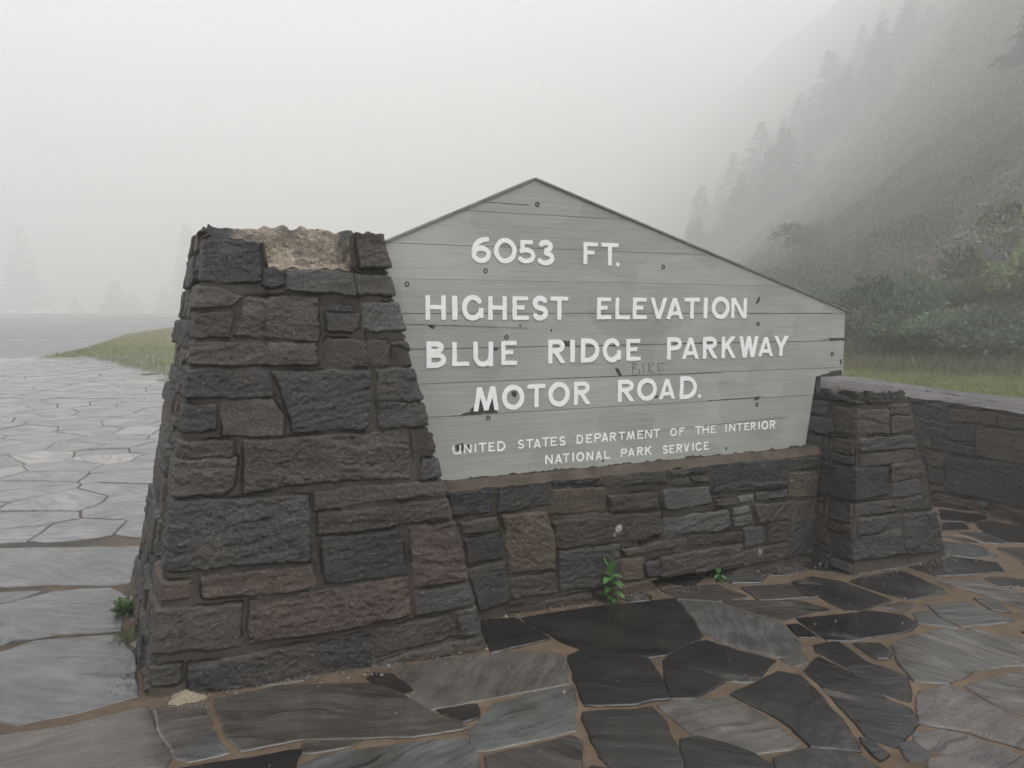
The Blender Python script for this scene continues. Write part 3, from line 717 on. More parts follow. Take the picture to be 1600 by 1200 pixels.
    cenq = W(np.array(top[:, 0].mean()), np.array(top[:, 1].mean()), np.array(0.0)); cen_ = cenq
    vs = [edge]; fs = []
    for j in range(1, nr + 1):
        s_ = j / nr; s_ = s_ * .985
        mv = cen_ - edge; mv[:, 2] = 0
        if 'axis' in cap:
            ax = np.array([UX * cap['axis'][0] - UY * cap['axis'][1], UY * cap['axis'][0] + UX * cap['axis'][1], 0])
            mv = mv - (mv @ ax)[:, None] * ax
        p = edge + mv * s_
        n = fbm(p[:, 0] * 9, p[:, 1] * 9, 0, seed + 60, 4) + .8 * (.45 - 1.6 * np.abs(fbm(p[:, 0] * 17, p[:, 1] * 17, 3, seed + 64, 2))) * cap.get('ridge', 0) + cap.get('fine', .55) * fbm(p[:, 0] * 34, p[:, 1] * 34, 0, seed + 61, 4)
        lx, ly = p[:, 0] - OX, p[:, 1] - OY
        b = min(1.0, s_ * cap.get('sharp', 9))
        p[:, 2] = eh * (1 - b) + (cap['h'](lx * UX + ly * UY, -lx * UY + ly * UX) + n * cap.get('amp', .03) * sstep(.0, .12, np.array(s_))) * b
        vs.append(p)
    n0 = nq
    cv = np.concatenate(vs); Ic = np.arange(len(cv)).reshape(nr + 1, nq); Jc = np.roll(Ic, -1, 1)
    Fc = np.stack([Ic[:-1], Jc[:-1], Jc[1:], Ic[1:]], -1).reshape(-1, 4)
    cc = cap['col'](cv)
    obj(cap_name, cv, Fc, cap_mat or M_MORTAR, root, np.clip(cc, .003, .9))

def qsamples(counts):
    out = []
    for k, ts in enumerate(counts): out.append(k + np.asarray(ts))
    return np.concatenate(out)
def lin_t(n): return np.arange(n) / n
def fine_first(length, near, dn, dfar):
    a = np.arange(0, near, dn); b = np.arange(near, length, dfar); return np.concatenate([a, b]) / length
def fine_last(length, near, dn, dfar):
    a = np.arange(0, length - near, dfar); b = np.arange(length - near, length, dn); return np.concatenate([a, b]) / length

# --- tall pillar on the left of the sign
def pil_top(q):
    k = np.floor(q); t = q - k
    z = np.full(q.shape, 1.86)
    f = k == 0
    zf = 1.80 + (1.69 - 1.80) * sstep(.30, .335, t) + (1.845 - 1.69) * sstep(.78, .81, t)
    z = np.where(f, zf, z)
    z = np.where(k == 1, 1.845 + .02 * np.sin(t * 9), z)
    s3 = 1.80 + .075 * sstep(.985, .90, t) + .02 * sstep(.8, .5, t)
    z = np.where(k == 3, s3, z)
    return z + .012 * vnoise(q * 28, 0 * q, 0, 5)
LUMPS = [(.47, .18, .05, .03), (.58, .32, .07, .02), (.69, .21, .04, .015), (.80, .19, .055, .045), (.87, .27, .06, .03), (.76, .38, .08, .015), (.64, .40, .09, .015), (.50, .42, .08, .015)]
def crown(u, v):
    f = v - (.155 - .105 * (u - .3))
    gap = sstep(.50, .53, u) * sstep(.885, .855, u)
    side = 1.80 + .05 * sstep(.02, .16, f) + .012 * sstep(.62, .5, u) * sstep(.05, .2, f)
    ramp = 1.692 + .03 * sstep(.0, .05, f) + .145 * sstep(.03, .27, f) ** .8
    z = np.where(f < .4, side * (1 - gap) + ramp * gap, side)
    for (a, b, r_, h_) in LUMPS:
        q = np.sqrt(((u - a) / 1.25) ** 2 + (v - b) ** 2) * (1 + .35 * vnoise(u * 22, v * 22, 0, 3)); z = z + h_ * sstep(r_, r_ * .45, q)
    return z
def rubble_col(v):
    n = fbm(v[:, 0] * 16, v[:, 1] * 16, v[:, 2] * 16, 3, 4)[:, None]
    s = sstep(.05, .3, fbm(v[:, 0] * 7, v[:, 1] * 7, v[:, 2] * 5, 8, 3))[:, None]
    x, y = v[:, 0] - OX, v[:, 1] - OY; u, w_ = x * UX + y * UY, -x * UY + y * UX
    beige = (sstep(.36, .48, u + .08 * n[:, 0]) * sstep(.90, .84, u + .05 * n[:, 0]) * sstep(.75, .5, w_))[:, None]
    c = TAN * 3.3 * (1 + .55 * n) * (1 - s * .35) * (1 + .35 * fbm(v[:, 0] * 38, v[:, 1] * 38, v[:, 2] * 38, 9, 3)[:, None]) + np.array(PAL['n']) * s * .35
    lump = np.zeros(len(v))
    for (a, b, r_, h_) in LUMPS[:5]: lump = np.maximum(lump, sstep(r_ * .92, r_ * .80, np.sqrt(((u - a) / 1.25) ** 2 + (w_ - b) ** 2) * (1 + .35 * vnoise(u * 22, w_ * 22, 0, 3))))
    lump = (lump * .25)[:, None]; c = c * (1 - lump) + np.array(PAL['g']) * 1.25 * (1 + .4 * n) * lump
    return c * beige + np.array(PAL['g']) * 1.1 * (1 + .6 * n) * (1 - beige)
tall = thing('stone_pillar', Wp(.68, .7, 0), 'tall tapering rubble stone pillar with broken mortared top left of the sign board', 'stone pillar')
pb = [(0, -.09), (1.37, -.234), (1.34, 1.45), (-.02, 1.45)]
pt = [(.293, .17), (1.01, .085), (1.0, 1.16), (.305, 1.16)]
masonry(tall, pb, pt, 1.8, qsamples([lin_t(276), fine_first(1.6, .3, .006, .03), lin_t(50), fine_last(1.54, 1.54, .0075, .0075)]), 372,
        [(0, c, w_, o, p) for c, w_, o, p in PILLAR_STONES],
        rubble(0, 1.6, 0, 1.86, 3, 11, .1, .26, .14, .5, (8, 34)) + rubble(0, 1.6, 0, 1.86, 1, 12) + rubble(0, 1.4, 0, 1.86, 2, 13),
        pil_top, dict(h=crown, amp=.017, ridge=.35, fine=.3, sharp=9, rings=90, col=rubble_col), seed=21, cap_name='rubble_top', cap_mat=M_RUBBLE, rough=1.15)

# --- low wall under the sign
def ledge_col(v):
    n = fbm(v[:, 0] * 12, v[:, 1] * 12, 0, 3, 4)[:, None]
    return np.array(col(112, 100, 89, G)) * (1 + .3 * n)
lowb = [(1.2, .10), (3.75, .10), (3.75, .46), (1.2, .46)]
low = thing('low_stone_wall', Wp(2.45, .28, 0), 'low rubble stone wall of small mixed stones directly under the grey sign board', 'stone wall')
masonry(low, lowb, lowb, .65, qsamples([lin_t(520), lin_t(20), lin_t(60), lin_t(20)]), 150,
        [(0, c, w_, o, p) for c, w_, o, p in LOW_STONES], rubble(0, 2.55, 0, .65, 2, 31) + rubble(0, .36, 0, .65, 1, 32) + rubble(0, .36, 0, .65, 3, 33),
        lambda q: .652 + .006 * vnoise(q * 40, 0 * q, 0, 6), dict(h=lambda u, v: .655 + .036 * sstep(.10, .145, v) * sstep(.47, .42, v), axis=(1, 0), amp=.003, sharp=20, rings=24, col=ledge_col),
        [(0, c, w_, o, p) for c, w_, o, p in LOW_HOLES], seed=22, cap_name='mortar_ledge',
        spots=[(0, LICHEN[0], LICHEN[1], .022, (.34, .345, .33)), (0, LICHEN[0] - .028, LICHEN[1] - .028, .011, (.26, .26, .24)), (0, 2.06, .11, .02, (.2, .19, .17))])

# --- short pillar at the right end
def stone_top_col(v):
    n = fbm(v[:, 0] * 9, v[:, 1] * 9, 0, 13, 4)[:, None]
    return np.array(col(98, 94, 92, G)) * (1 + .5 * n)
rb = [(3.69, -.205), (4.50, -.19), (4.62, .75), (3.69, .75)]
rt = [(3.80, -.09), (4.19, -.09), (4.22, .6), (3.80, .6)]
short = thing('stone_pillar', Wp(4.1, .25, 0), 'short tapering stone pillar beneath the right wing of the sign board', 'stone pillar')
masonry(short, rb, rt, 1.04, qsamples([lin_t(170), fine_first(.95, .3, .006, .03), lin_t(30), fine_last(.955, .45, .006, .02)]), 215,
        [(0, c, w_, o, p) for c, w_, o, p in RIGHT_STONES],
        rubble(0, .96, 0, 1.05, 3, 45, .1, .19, .12, .34) + rubble(0, 1, 0, 1.05, 1, 42, .08, .2) + rubble(0, 1, 0, 1.05, 2, 43),
        lambda q: 1.035 + .012 * vnoise(q * 20, 0 * q, 0, 5), dict(h=lambda u, v: 1.05 + 0 * u, amp=.012, rings=20, col=stone_top_col), seed=23, cap_name='cap_stone', cap_mat=M_STONE)

# --- boundary wall running off to the right
bb = [(6.5, 3.6), (4.95, -3.0), (5.75, -3.1), (7.3, 3.5)]
bt = [(6.55, 3.6), (5.0, -3.0), (5.75, -3.1), (7.3, 3.5)]
bwall = thing('boundary_wall', Wp(6.1, .3, 0), 'low dark stone boundary wall with flat wet coping running off to the right', 'stone wall')
blen = 6.78
masonry(bwall, bb, bt, .79, qsamples([np.concatenate([np.arange(0, 1.8, .03), np.arange(1.8, 4.4, .008), np.arange(4.4, blen, .025)]) / blen, lin_t(24), lin_t(60), lin_t(24)]), 112,
        [(0, c, w_, o, p) for c, w_, o, p in BOUNDARY_STONES],
        rubble(0, 6.8, .02, .78, 0, 51, .09, .2, .2, .6) + rubble(0, 6.8, .02, .78, 2, 52) + rubble(0, .8, .02, .78, 1, 53) + rubble(0, .8, .02, .78, 3, 54),
        lambda q: .785 + .008 * vnoise(q * 60, 0 * q, 0, 5), dict(h=lambda u, v: .80 + 0 * u, axis=(-.229, -.973), amp=.02, rings=16, col=lambda v: np.array(col(108, 103, 104, G)) * (1 + .5 * fbm(v[:, 0] * 2.5, v[:, 1] * 2.5, 0, 13, 3))[:, None]), seed=24, cap_name='coping', cap_mat=M_STONE)

# ---------------------------------------------------------------- the sign
VS = .15
sign = thing('sign_board', Wp(2.4, .18, .7), 'grey painted plank sign with white lettering and a low gabled top', 'sign')
APEX = (1.81, 2.150); LSL = (2.150 - 1.8201) / (1.81 - 1.0587); RE = 3.945
def uR(z):
    if z < 1.118: return 3.650 + (3.7205 - 3.650) * (z - .692) / (1.110 - .692)
    if z < 1.510: return RE
    return RE + (APEX[0] - RE) * (z - 1.510) / (APEX[1] - 1.510)
def uL(z):
    return max(.97, APEX[0] - (APEX[1] - z) / LSL)
m = MB(); pr = random.Random(4)
base_c = np.array(col(151, 151, 146)) * 1.07
cuts = [.692, .80, 1.006, 1.118, 1.166, 1.330, 1.496, 1.655, 1.817, 1.982, 2.150]
gaps = {.80: .0003, 1.118: 0, 1.655: .0006, 1.982: .0010, 1.817: .0010, 1.006: .0012, 1.166: .0012, 1.33: .0016, 1.496: .0014}
front = {}
for i in range(len(cuts) - 1):
    z0, z1 = cuts[i] + gaps.get(cuts[i], 0), cuts[i + 1] - gaps.get(cuts[i + 1], 0)
    zz = sorted({z0, z1} | {z for z in (1.5101, 1.781) if z0 < z < z1})
    right = [(uR(min(z, z1 - 1e-4) if z1 > 1.117 and z1 < 1.119 else z), z) for z in zz]
    left = [(uL(z), z) for z in zz]
    poly = right + left[::-1]
    if abs(left[-1][0] - right[-1][0]) < 1e-3: poly.pop(len(right))
    dv = pr.uniform(0, .0018)
    k = pr.uniform(.96, 1.04)
    m.prism(ccw(poly), VS + dv, VS + .055, tuple(base_c * k))
panel = m.out('board', M_PAINT, sign)
# capping strip along both slopes
m = MB()
t = .010
for (a, b) in (((.97, uL(.97) and APEX[1] - (APEX[0] - .97) * LSL), APEX), (APEX, (RE + .012, 1.510 - .004))):
    dx, dz = b[0] - a[0], b[1] - a[1]; l = math.hypot(dx, dz); n = (-dz / l * t, dx / l * t)
    m.prism(ccw([(a[0], a[1] + .0005), (b[0], b[1] + .0005), (b[0] + n[0], b[1] + n[1]), (a[0] + n[0], a[1] + n[1])]), VS - .008, VS + .07)
m.out('cap_strip', M_METAL, sign)
m = MB()
m.prism(ccw([(.99, .72), (3.62, .72), (3.69, 1.13), (3.92, 1.14), (3.92, 1.49), (1.81, 2.125), (.99, 1.765)]), VS + .056, VS + .072, (.1, .1, .1))
m.out('gap_light_stop', M_DARKWOOD, sign)  # unseen dark sheet, added to stop fog light showing through the plank gaps
m = MB(); m.lbox(3.737, 3.772, VS + .012, VS + .05, 1.02, 1.117)
m.out('support_post', M_DARKWOOD, sign)
# bolts: sunk rings with a painted plug
for (u_, z_) in BOLTS:
    m = MB(); N = 18; r0, r1 = .0068, .0112
    for i in range(N):
        a, b = 2 * math.pi * i / N, 2 * math.pi * (i + 1) / N
        ring = [(r0, a), (r1, a), (r1, b), (r0, b)]
        m.prism(ccw([(u_ + rr * math.cos(q), z_ + rr * math.sin(q) * 1.05) for rr, q in ring]), VS - .0022, VS + .002)
    m.out('bolt', M_BOLT, sign)
# bare chips in the paint, peeled lower edge, cracks
m = MB(); cr = random.Random(9)
def blob(poly, v):
    p = ccw(poly); out = []
    for i in range(len(p)):
        a, b = p[i], p[(i + 1) % len(p)]; n = max(1, int(math.hypot(b[0] - a[0], b[1] - a[1]) / .008))
        for j in range(n):
            f = j / n; out.append((a[0] + (b[0] - a[0]) * f + cr.uniform(-.0022, .0022), a[1] + (b[1] - a[1]) * f + cr.uniform(-.0018, .0018)))
    m.prism(out, v, VS + .004)
vv = VS - .0006
for c_ in CHIPS:
    m = MB(); blob(c_, vv); vv -= .00002
    m.out('bare_patch', M_DARKWOOD, sign)
m = MB()
n = 520; us = np.linspace(1.28, 3.652, n)
ph = np.clip(.006 + .013 * fbm(us * 5, us * 0, 0, 5, 3) + .016 * np.clip(fbm(us * 26, us * 0, 0, 6, 3), -.2, 1), .0, .05)
for i in range(n - 1):
    if ph[i] < .0012 and ph[i + 1] < .0012: continue
    m.prism([(us[i], .6905), (us[i + 1], .6905), (us[i + 1], .6912 + ph[i + 1]), (us[i], .6912 + ph[i])], VS - .0012, VS + .003)
m.out('peeled_edge', M_DARKWOOD, sign)
for (u0, u1, z0, z1, th) in ((1.12, 1.42, 1.448, 1.437, .0022), (1.42, 1.78, 1.437, 1.424, .001), (1.36, 1.52, 1.006, 1.008, .004), (2.05, 2.5, 1.328, 1.331, .003), (2.6, 3.0, 1.332, 1.334, .003),
                             (3.75, 3.944, 1.3405, 1.3415, .003), (2.9, 3.3, 1.008, 1.012, .0025), (1.5, 1.78, 2.0275, 2.027, .0012), (1.9, 3.0, 1.168, 1.165, .0012), (2.3, 3.1, .853, .872, .0012), (3.1, 3.5, .875, .88, .0009), (3.2, 3.944, 1.497, 1.497, .0014)):
    m = MB(); N = 26; up, dn = [], []
    for i in range(N + 1):
        f = i / N; uu = u0 + (u1 - u0) * f; zc = z0 + (z1 - z0) * f + cr.uniform(-.0006, .0006); hh = .62 * th * cr.uniform(.2, 1.2) * (1 if 0 < i < N else .2)
        up.append((uu, zc + hh)); dn.append((uu, zc - hh))
    m.prism(ccw(dn + up[::-1]), vv, VS + .003); vv -= .00002
    m.out('crack', M_DARKWOOD, sign)
m = MB()
for c_ in BIKE:
    for (a, b) in zip(c_[:-1], c_[1:]):
        dx, dz = b[0] - a[0], b[1] - a[1]; l = math.hypot(dx, dz) + 1e-9; nx, nz_ = -dz / l * .0011, dx / l * .0011
        vv -= .00002
        m.prism(ccw([(a[0] + nx, a[1] + nz_), (a[0] - nx, a[1] - nz_), (b[0] - nx, b[1] - nz_), (b[0] + nx, b[1] + nz_)]), vv, VS + .003)
m.out('scratched_word', M_SCRATCH, sign)

# letters: strokes -> distance field -> outline
def arc(cx, cy, rx, ry, a0, a1, n=26):
    return [(cx + rx * math.cos(R(a0 + (a1 - a0) * i / n)), cy + ry * math.sin(R(a0 + (a1 - a0) * i / n))) for i in range(n + 1)]
def glyph(c, w, t):
    h = t / 2
    B = lambda *p: ('B', p[0], p[1], p[2], p[3], p[4] if len(p) > 4 else t)
    A = lambda pts, tt=t: ('P', pts, tt)
    e = t * .9; g = e / 2
    if c == 'H': return [B(h, 0, h, 1), B(w - h, 0, w - h, 1), B(0, .52, w, .52, e)]
    if c == 'I': return [B(w / 2, 0, w / 2, 1, min(t, w))]
    if c == 'E': return [B(h, 0, h, 1), B(0, 1 - g, w * .96, 1 - g, e), B(0, .53, w * .74, .53, e), B(0, g, w, g, e)]
    if c == 'F': return [B(h, 0, h, 1), B(0, 1 - g, w, 1 - g, e), B(0, .55, w * .76, .55, e)]
    if c == 'T': return [B(w / 2, 0, w / 2, 1), B(0, 1 - g, w, 1 - g, e)]
    if c == 'L': return [B(h, 0, h, 1), B(0, g, w, g, e)]
    if c == 'O' or c == '0': return [A(arc(w / 2, .5, w / 2 - h, .5 - h, 0, 360, 40))]
    if c == 'C': return [A(arc(w / 2, .5, w / 2 - h, .5 - h, 42, 318, 36))]
    if c == 'G': return [A(arc(w / 2, .5, w / 2 - h, .5 - h, 40, 322, 36)), B(w - h, .10, w - h, .5)]
    if c == 'V': return [B(h, 1.06, w / 2, -.02), B(w - h, 1.06, w / 2, -.02)]
    if c == 'A': return [B(h * .9, -.06, w / 2, 1.0), B(w - h * .9, -.06, w / 2, 1.0), B(.2 * w, .27, .8 * w, .27, e)]
    if c == 'N': return [B(h, 0, h, 1), B(w - h, 0, w - h, 1), B(h, 1.03, w - h, -.03)]
    if c == 'M': return [B(h * .9, -.04, .24 * w, 1.03), B(.24 * w, 1.0, .5 * w, .03), B(.5 * w, .03, .76 * w, 1.0), B(.76 * w, 1.03, w - h * .9, -.04)]
    if c == 'W': return [B(h * .9, 1.05, .3 * w, -.02), B(.3 * w, -.02, .5 * w, 1.0), B(.5 * w, 1.0, .7 * w, -.02), B(.7 * w, -.02, w - h * .9, 1.05)]
    if c == 'Y': return [B(h, 1.06, w / 2, .42), B(w - h, 1.06, w / 2, .42), B(w / 2, 0, w / 2, .5)]
    if c == 'K': return [B(h, 0, h, 1), B(w - h, 1.06, h, .42), B(.36 * w, .62, w - h * .7, -.06)]
    if c == 'U': return [A([(h, 1.2), (h, .5)] + arc(w / 2, .42, w / 2 - h, .42 - h, 180, 360) + [(w - h, .5), (w - h, 1.2)]), B(w - h, 0, w - h, .5)]
    if c == 'D': return [B(h, 0, h, 1), A([(h, 1 - h)] + [(.4 * w, 1 - h)] + arc(.4 * w, .5, .6 * w - h, .5 - h, 90, -90) + [(h, h)])]
    if c == 'P': return [B(h, 0, h, 1), A([(h, 1 - h), (.5 * w, 1 - h)] + arc(.5 * w, .70, .5 * w - h, .3 - h, 90, -90) + [(h, .4 + h)])]
    if c == 'R': return [B(h, 0, h, 1), A([(h, 1 - h), (.5 * w, 1 - h)] + arc(.5 * w, .72, .5 * w - h * 1.4, .28 - h, 90, -90) + [(h, .44 + h)]), B(.42 * w, .5, w - h * .7, -.05)]
    if c == 'B': return [B(h, 0, h, 1), A([(h, 1 - h), (.45 * w, 1 - h)] + arc(.45 * w, .76, .5 * w - h * 1.5, .24 - h, 90, -90) + [(h, .52 + h)]), A([(h, .56 - h + .02), (.5 * w, .58 - h)] + arc(.5 * w, .29, .5 * w - h, .29 - h, 90, -90) + [(h, h)])]
    if c == 'S':
        ry = (.5 - h) / 2; rx = w / 2 - h
        return [A(arc(w / 2, .5 + ry, rx * .92, ry, 32, 262, 24) + arc(w / 2, .5 - ry, rx, ry, 82, -150, 24))]
    if c == '6':
        P0, P1, P2 = (h, .36), (h * 1.15, .88), (.80 * w, 1 - h)
        cur = [((1 - s) ** 2 * P0[0] + 2 * s * (1 - s) * P1[0] + s * s * P2[0], (1 - s) ** 2 * P0[1] + 2 * s * (1 - s) * P1[1] + s * s * P2[1]) for s in np.linspace(0, 1, 16)]
        return [A(cur), A(arc(w / 2, .33, w / 2 - h, .33 - h, 0, 360, 36))]
    if c == '5': return [B(.1 * w, 1 - g, .85 * w, 1 - g, e), B(.1 * w + h, .5, .1 * w + h, 1), A(arc(.44 * w, .335, .56 * w - h, .335 - h, 128, -142, 30))]
    if c == '3': return [A(arc(.47 * w, .745, .42 * w - h, .255 - h, 150, -80, 24)), A(arc(.46 * w, .29, .54 * w - h, .29 - h, 84, -146, 28))]
    if c == '.': return [A([(w / 2, .5), (w / 2 + .001, .5)], min(w, 1.0))]
def glyph_sdf(strokes, X, Y):
    d = np.full(X.shape, 9.0)
    def seg(ax, ay, bx, by, hw, box):
        dx, dy = bx - ax, by - ay; l = math.hypot(dx, dy) + 1e-9
        px_, py_ = X - ax, Y - ay
        al, pe = (px_ * dx + py_ * dy) / l, (py_ * dx - px_ * dy) / l
        if box: return np.maximum(np.maximum(-al, al - l), np.abs(pe) - hw)
        return np.hypot(al - np.clip(al, 0, l), pe) - hw
    for s in strokes:
        if s[0] == 'B': d = np.minimum(d, seg(s[1], s[2], s[3], s[4], s[5] / 2, True))
        else:
            for a, b in zip(s[1][:-1], s[1][1:]):
                if a == b or math.hypot(a[0]-b[0], a[1]-b[1]) < 1e-6: continue
                d = np.minimum(d, seg(a[0], a[1], b[0], b[1], s[2] / 2, False))
    return d
def contour_mesh(D, X, Y):
    """filled marching squares; returns 2-D verts, polys, boundary edges"""
    vd, V, Fs = {}, [], []
    ny, nx = D.shape
    def cv(i, j):
        k = ('c', i, j)
        if k not in vd: vd[k] = len(V); V.append((X[i, j], Y[i, j]))
        return vd[k]
    def ev(i, j, i2, j2):
        k = ('e', min((i, j), (i2, j2)), max((i, j), (i2, j2)))
        if k not in vd:
            f = D[i, j] / (D[i, j] - D[i2, j2]); f = min(.98, max(.02, f)); vd[k] = len(V)
            V.append((X[i, j] + (X[i2, j2] - X[i, j]) * f, Y[i, j] + (Y[i2, j2] - Y[i, j]) * f))
        return vd[k]
    ins = D < 0
    anyc = ins[:-1, :-1] | ins[1:, :-1] | ins[:-1, 1:] | ins[1:, 1:]
    for i, j in zip(*np.nonzero(anyc)):
        cyc = [(i, j), (i, j + 1), (i + 1, j + 1), (i + 1, j)]; poly = []
        for q in range(4):
            a, b = cyc[q], cyc[(q + 1) % 4]
            if ins[a]: poly.append(cv(*a))
            if ins[a] != ins[b]: poly.append(ev(*a, *b))
        if len(poly) > 2: Fs.append(poly)
    es = {}
    for f in Fs:
        for a, b in zip(f, f[1:] + f[:1]): es[(a, b)] = 1
    return V, Fs, [e for e in es if (e[1], e[0]) not in es]
lr = random.Random(3)
for li, (text, letters) in enumerate(LETTERS):
    big = li < 4
    u0, u1 = letters[0][1], letters[-1][2]; zb = letters[0][3]
    ln = bpy.data.objects.new('text_line', None); S.collection.objects.link(ln); ln.parent = sign; ln.empty_display_size = .05
    lw = np.array(Wp((u0 + u1) / 2, VS, zb)) - np.array(sign.location); ln.location = lw
    ln['label'] = 'white painted words reading ' + text
    for (c, a, b, z0, z1) in letters:
        hgt = z1 - z0; wd = (b - a) / hgt
        if c == '.': t = 1.0
        else: t = (.195 if big else .17) * (1 + lr.uniform(-.04, .04))
        if c == 'I': t = max(t, min(wd, t * 1.2)); wd = max(wd, t)
        n = 42 if big else 26
        if c == '.': n = 14
        pad = 2
        ys = (np.arange(n + 2 * pad + 1) - pad) / n
        nx = max(3, int(round(wd * n)))
        xs = (np.arange(nx + 2 * pad + 1) - pad) / nx * wd
        X, Y = np.meshgrid(xs, ys)
        sd_ = lr.randint(0, 999)
        amp_ = .010 if big else .014
        D = glyph_sdf(glyph(c, wd, t), X + vnoise(X * 5, Y * 5, 0, sd_) * amp_, Y + vnoise(X * 5, Y * 5, 7, sd_) * amp_)
        D = np.maximum(D, np.abs(Y - .5 + vnoise(X * 3, Y * 3, 3, sd_) * .012) - .5)
        V2, F2, E2 = contour_mesh(D, X, Y)
        nv = len(V2); vf = VS - (.0035 if big else .0018)
        vs = [Wp(a + x_ * hgt, vf, z0 + y_ * hgt) for x_, y_ in V2] + [Wp(a + x_ * hgt, VS + .002, z0 + y_ * hgt) for x_, y_ in V2]
        fs = F2 + [[q, p, p + nv, q + nv] for p, q in E2]
        obj('letter' if big else 'small_letter', vs, fs, M_WHITE, ln, smooth=False)

# ---------------------------------------------------------------- terrain
FOOT = np.array([(70, -30), (36, 6), (20, 13), (13.5, 16.2), (10.5, 17.2), (7.9, 19), (6.9, 25), (7.6, 40), (9.5, 62), (15, 100), (26, 200), (25, 270), (5, 690), (690, 690), (690, -30)], float)
def base_rise(y):
    return np.where(y > 8, 1.3 * (1 - np.exp(-.0162 * (np.sqrt((np.maximum(y, 8) - 8) ** 2 + 1) - 1))), 0.0)
def far_flat(x, y):
    return 1.0 + 0 * x
def in_poly(x, y, poly):
    s = np.zeros(np.shape(x), bool); n = len(poly)
    for i in range(n):
        a, b = poly[i], poly[(i + 1) % n]
        c = (a[1] <= y) != (b[1] <= y)
        xi = a[0] + (y - a[1]) / (b[1] - a[1] if abs(b[1] - a[1]) > 1e-9 else 1e-9) * (b[0] - a[0])
        s ^= c & (x < xi)
    return s
def dist_line(x, y, pts, closed=False):
    d = np.full(np.shape(x), 1e9); n = len(pts)
    for i in range(n if closed else n - 1):
        a, b = pts[i], pts[(i + 1) % n]; ex, ey = b[0] - a[0], b[1] - a[1]
        t = np.clip(((x - a[0]) * ex + (y - a[1]) * ey) / (ex * ex + ey * ey), 0, 1)
        d = np.minimum(d, np.hypot(x - a[0] - ex * t, y - a[1] - ey * t))
    return d
BACK = Wp(6.75, 4.3, 0); FRNT = Wp(4.95, -3.1, 0)
TERRACE = [(-12.8, 22.2), (-11.9, 22.7), (-7, 16.8), (-2, 10.6), (2.5, 8.6), BACK[:2], FRNT[:2], (4.2, -1.5), (-12.5, -1.5), (-9.2, 8)]
ROAD = [(-11.3, 18.6), (-13, 22.4), (-13.9, 26.4), (-17.9, 38), (-21.5, 55), (-24, 75), (-20, 95), (-8, 108), (6, 112), (8, 140), (-20, 142), (-60, 138), (-110, 128), (-150, 100), (-110, 20), (-60, -2), (-14, -2), (-9.4, 8)]
def hill(x, y):
    ins = in_poly(x, y, FOOT)
    d = np.where(ins, dist_line(x, y, FOOT[:13]), 0)
    h = (.30 * np.minimum(d, 52) + .0125 * np.minimum(d, 52) ** 2 + 1.25 * np.clip(d - 52, 0, 70)) * sstep(0, 3.5, d) ** .5
    n = fbm(x * .16, y * .16, 0, 5, 4) * .9 + fbm(x * .7, y * .7, 0, 6, 3) * .28 + fbm(x * .035, y * .035, 0, 7, 3) * 3.5 * sstep(18, 60, d)
    return h + n * sstep(.5, 6, d), d
def terrain(x, y):
    x, y = np.asarray(x, float), np.asarray(y, float)
    h, d = hill(x, y)
    z = base_rise(y) * far_flat(x, y) + h
    low = np.maximum(in_poly(x, y, TERRACE) | in_poly(x, y, ROAD), 0)
    return z - .07 * low
def tz(x, y): return float(terrain(np.array([x]), np.array([y]))[0])
def axis(lo, hi, marks):
    """marks: list of (from, to, step)"""
    out = []
    for a, b, s in marks: out.append(np.arange(a, b, s))
    out = np.unique(np.round(np.concatenate(out + [np.array([hi])]), 3)); return out
gx = axis(-700, 700, [(-700, -160, 30), (-160, -30, 3), (-30, 40, .35), (40, 150, 1.6), (150, 700, 18)])
gy = axis(-40, 700, [(-40, -4, 4), (-4, 62, .35), (62, 260, 2), (260, 700, 18)])
X, Y = np.meshgrid(gx, gy); Zt = terrain(X, Y)
h_, d_ = hill(X, Y)
n1 = fbm(X * .35, Y * .35, 0, 12, 4)
LAWN = np.array(col(112, 120, 78, .95)); DRY = np.array(col(138, 128, 98, .85)); HILLC = np.array(col(86, 96, 72, .55)); SCREE = np.array(col(88, 80, 74, .6))
c = np.ones(X.shape + (3,)) * LAWN
# the lawn by the road is worn and yellow inside a greener rim
rim = dist_line(X, Y, [(-13.9, 26.4), (-11.9, 22.7), (-7, 16.8), (-2, 10.6)])
k = (sstep(1.2, 4.0, rim + n1) * sstep(.0, -3, X) * (X < 3))[..., None] * .5
c = c * (1 - k) + DRY * k
k = (sstep(-.2, .8, d_ + n1 * .6))[..., None]; c = c * (1 - k) + HILLC * k
SC = [(11.5, 23.5), (15, 27.5), (19, 31.5), (25, 38)]
def scree_w(x, y): return sstep(3.0, 1.2, dist_line(x, y, SC) + 1.3 * fbm(x * .5, y * .5, 0, 44, 4))
k = scree_w(X, Y)[..., None] * .85; c = c * (1 - k) + SCREE * k
I = np.arange(X.size).reshape(X.shape)
F = np.stack([I[:-1, :-1], I[:-1, 1:], I[1:, 1:], I[1:, :-1]], -1).reshape(-1, 4)
g = obj('ground', np.stack([X, Y, Zt], -1).reshape(-1, 3), F, M_GROUND, rgb=c.reshape(-1, 3))
tag(g, 'grassy ground rising into the steep foggy hillside', kind='structure')

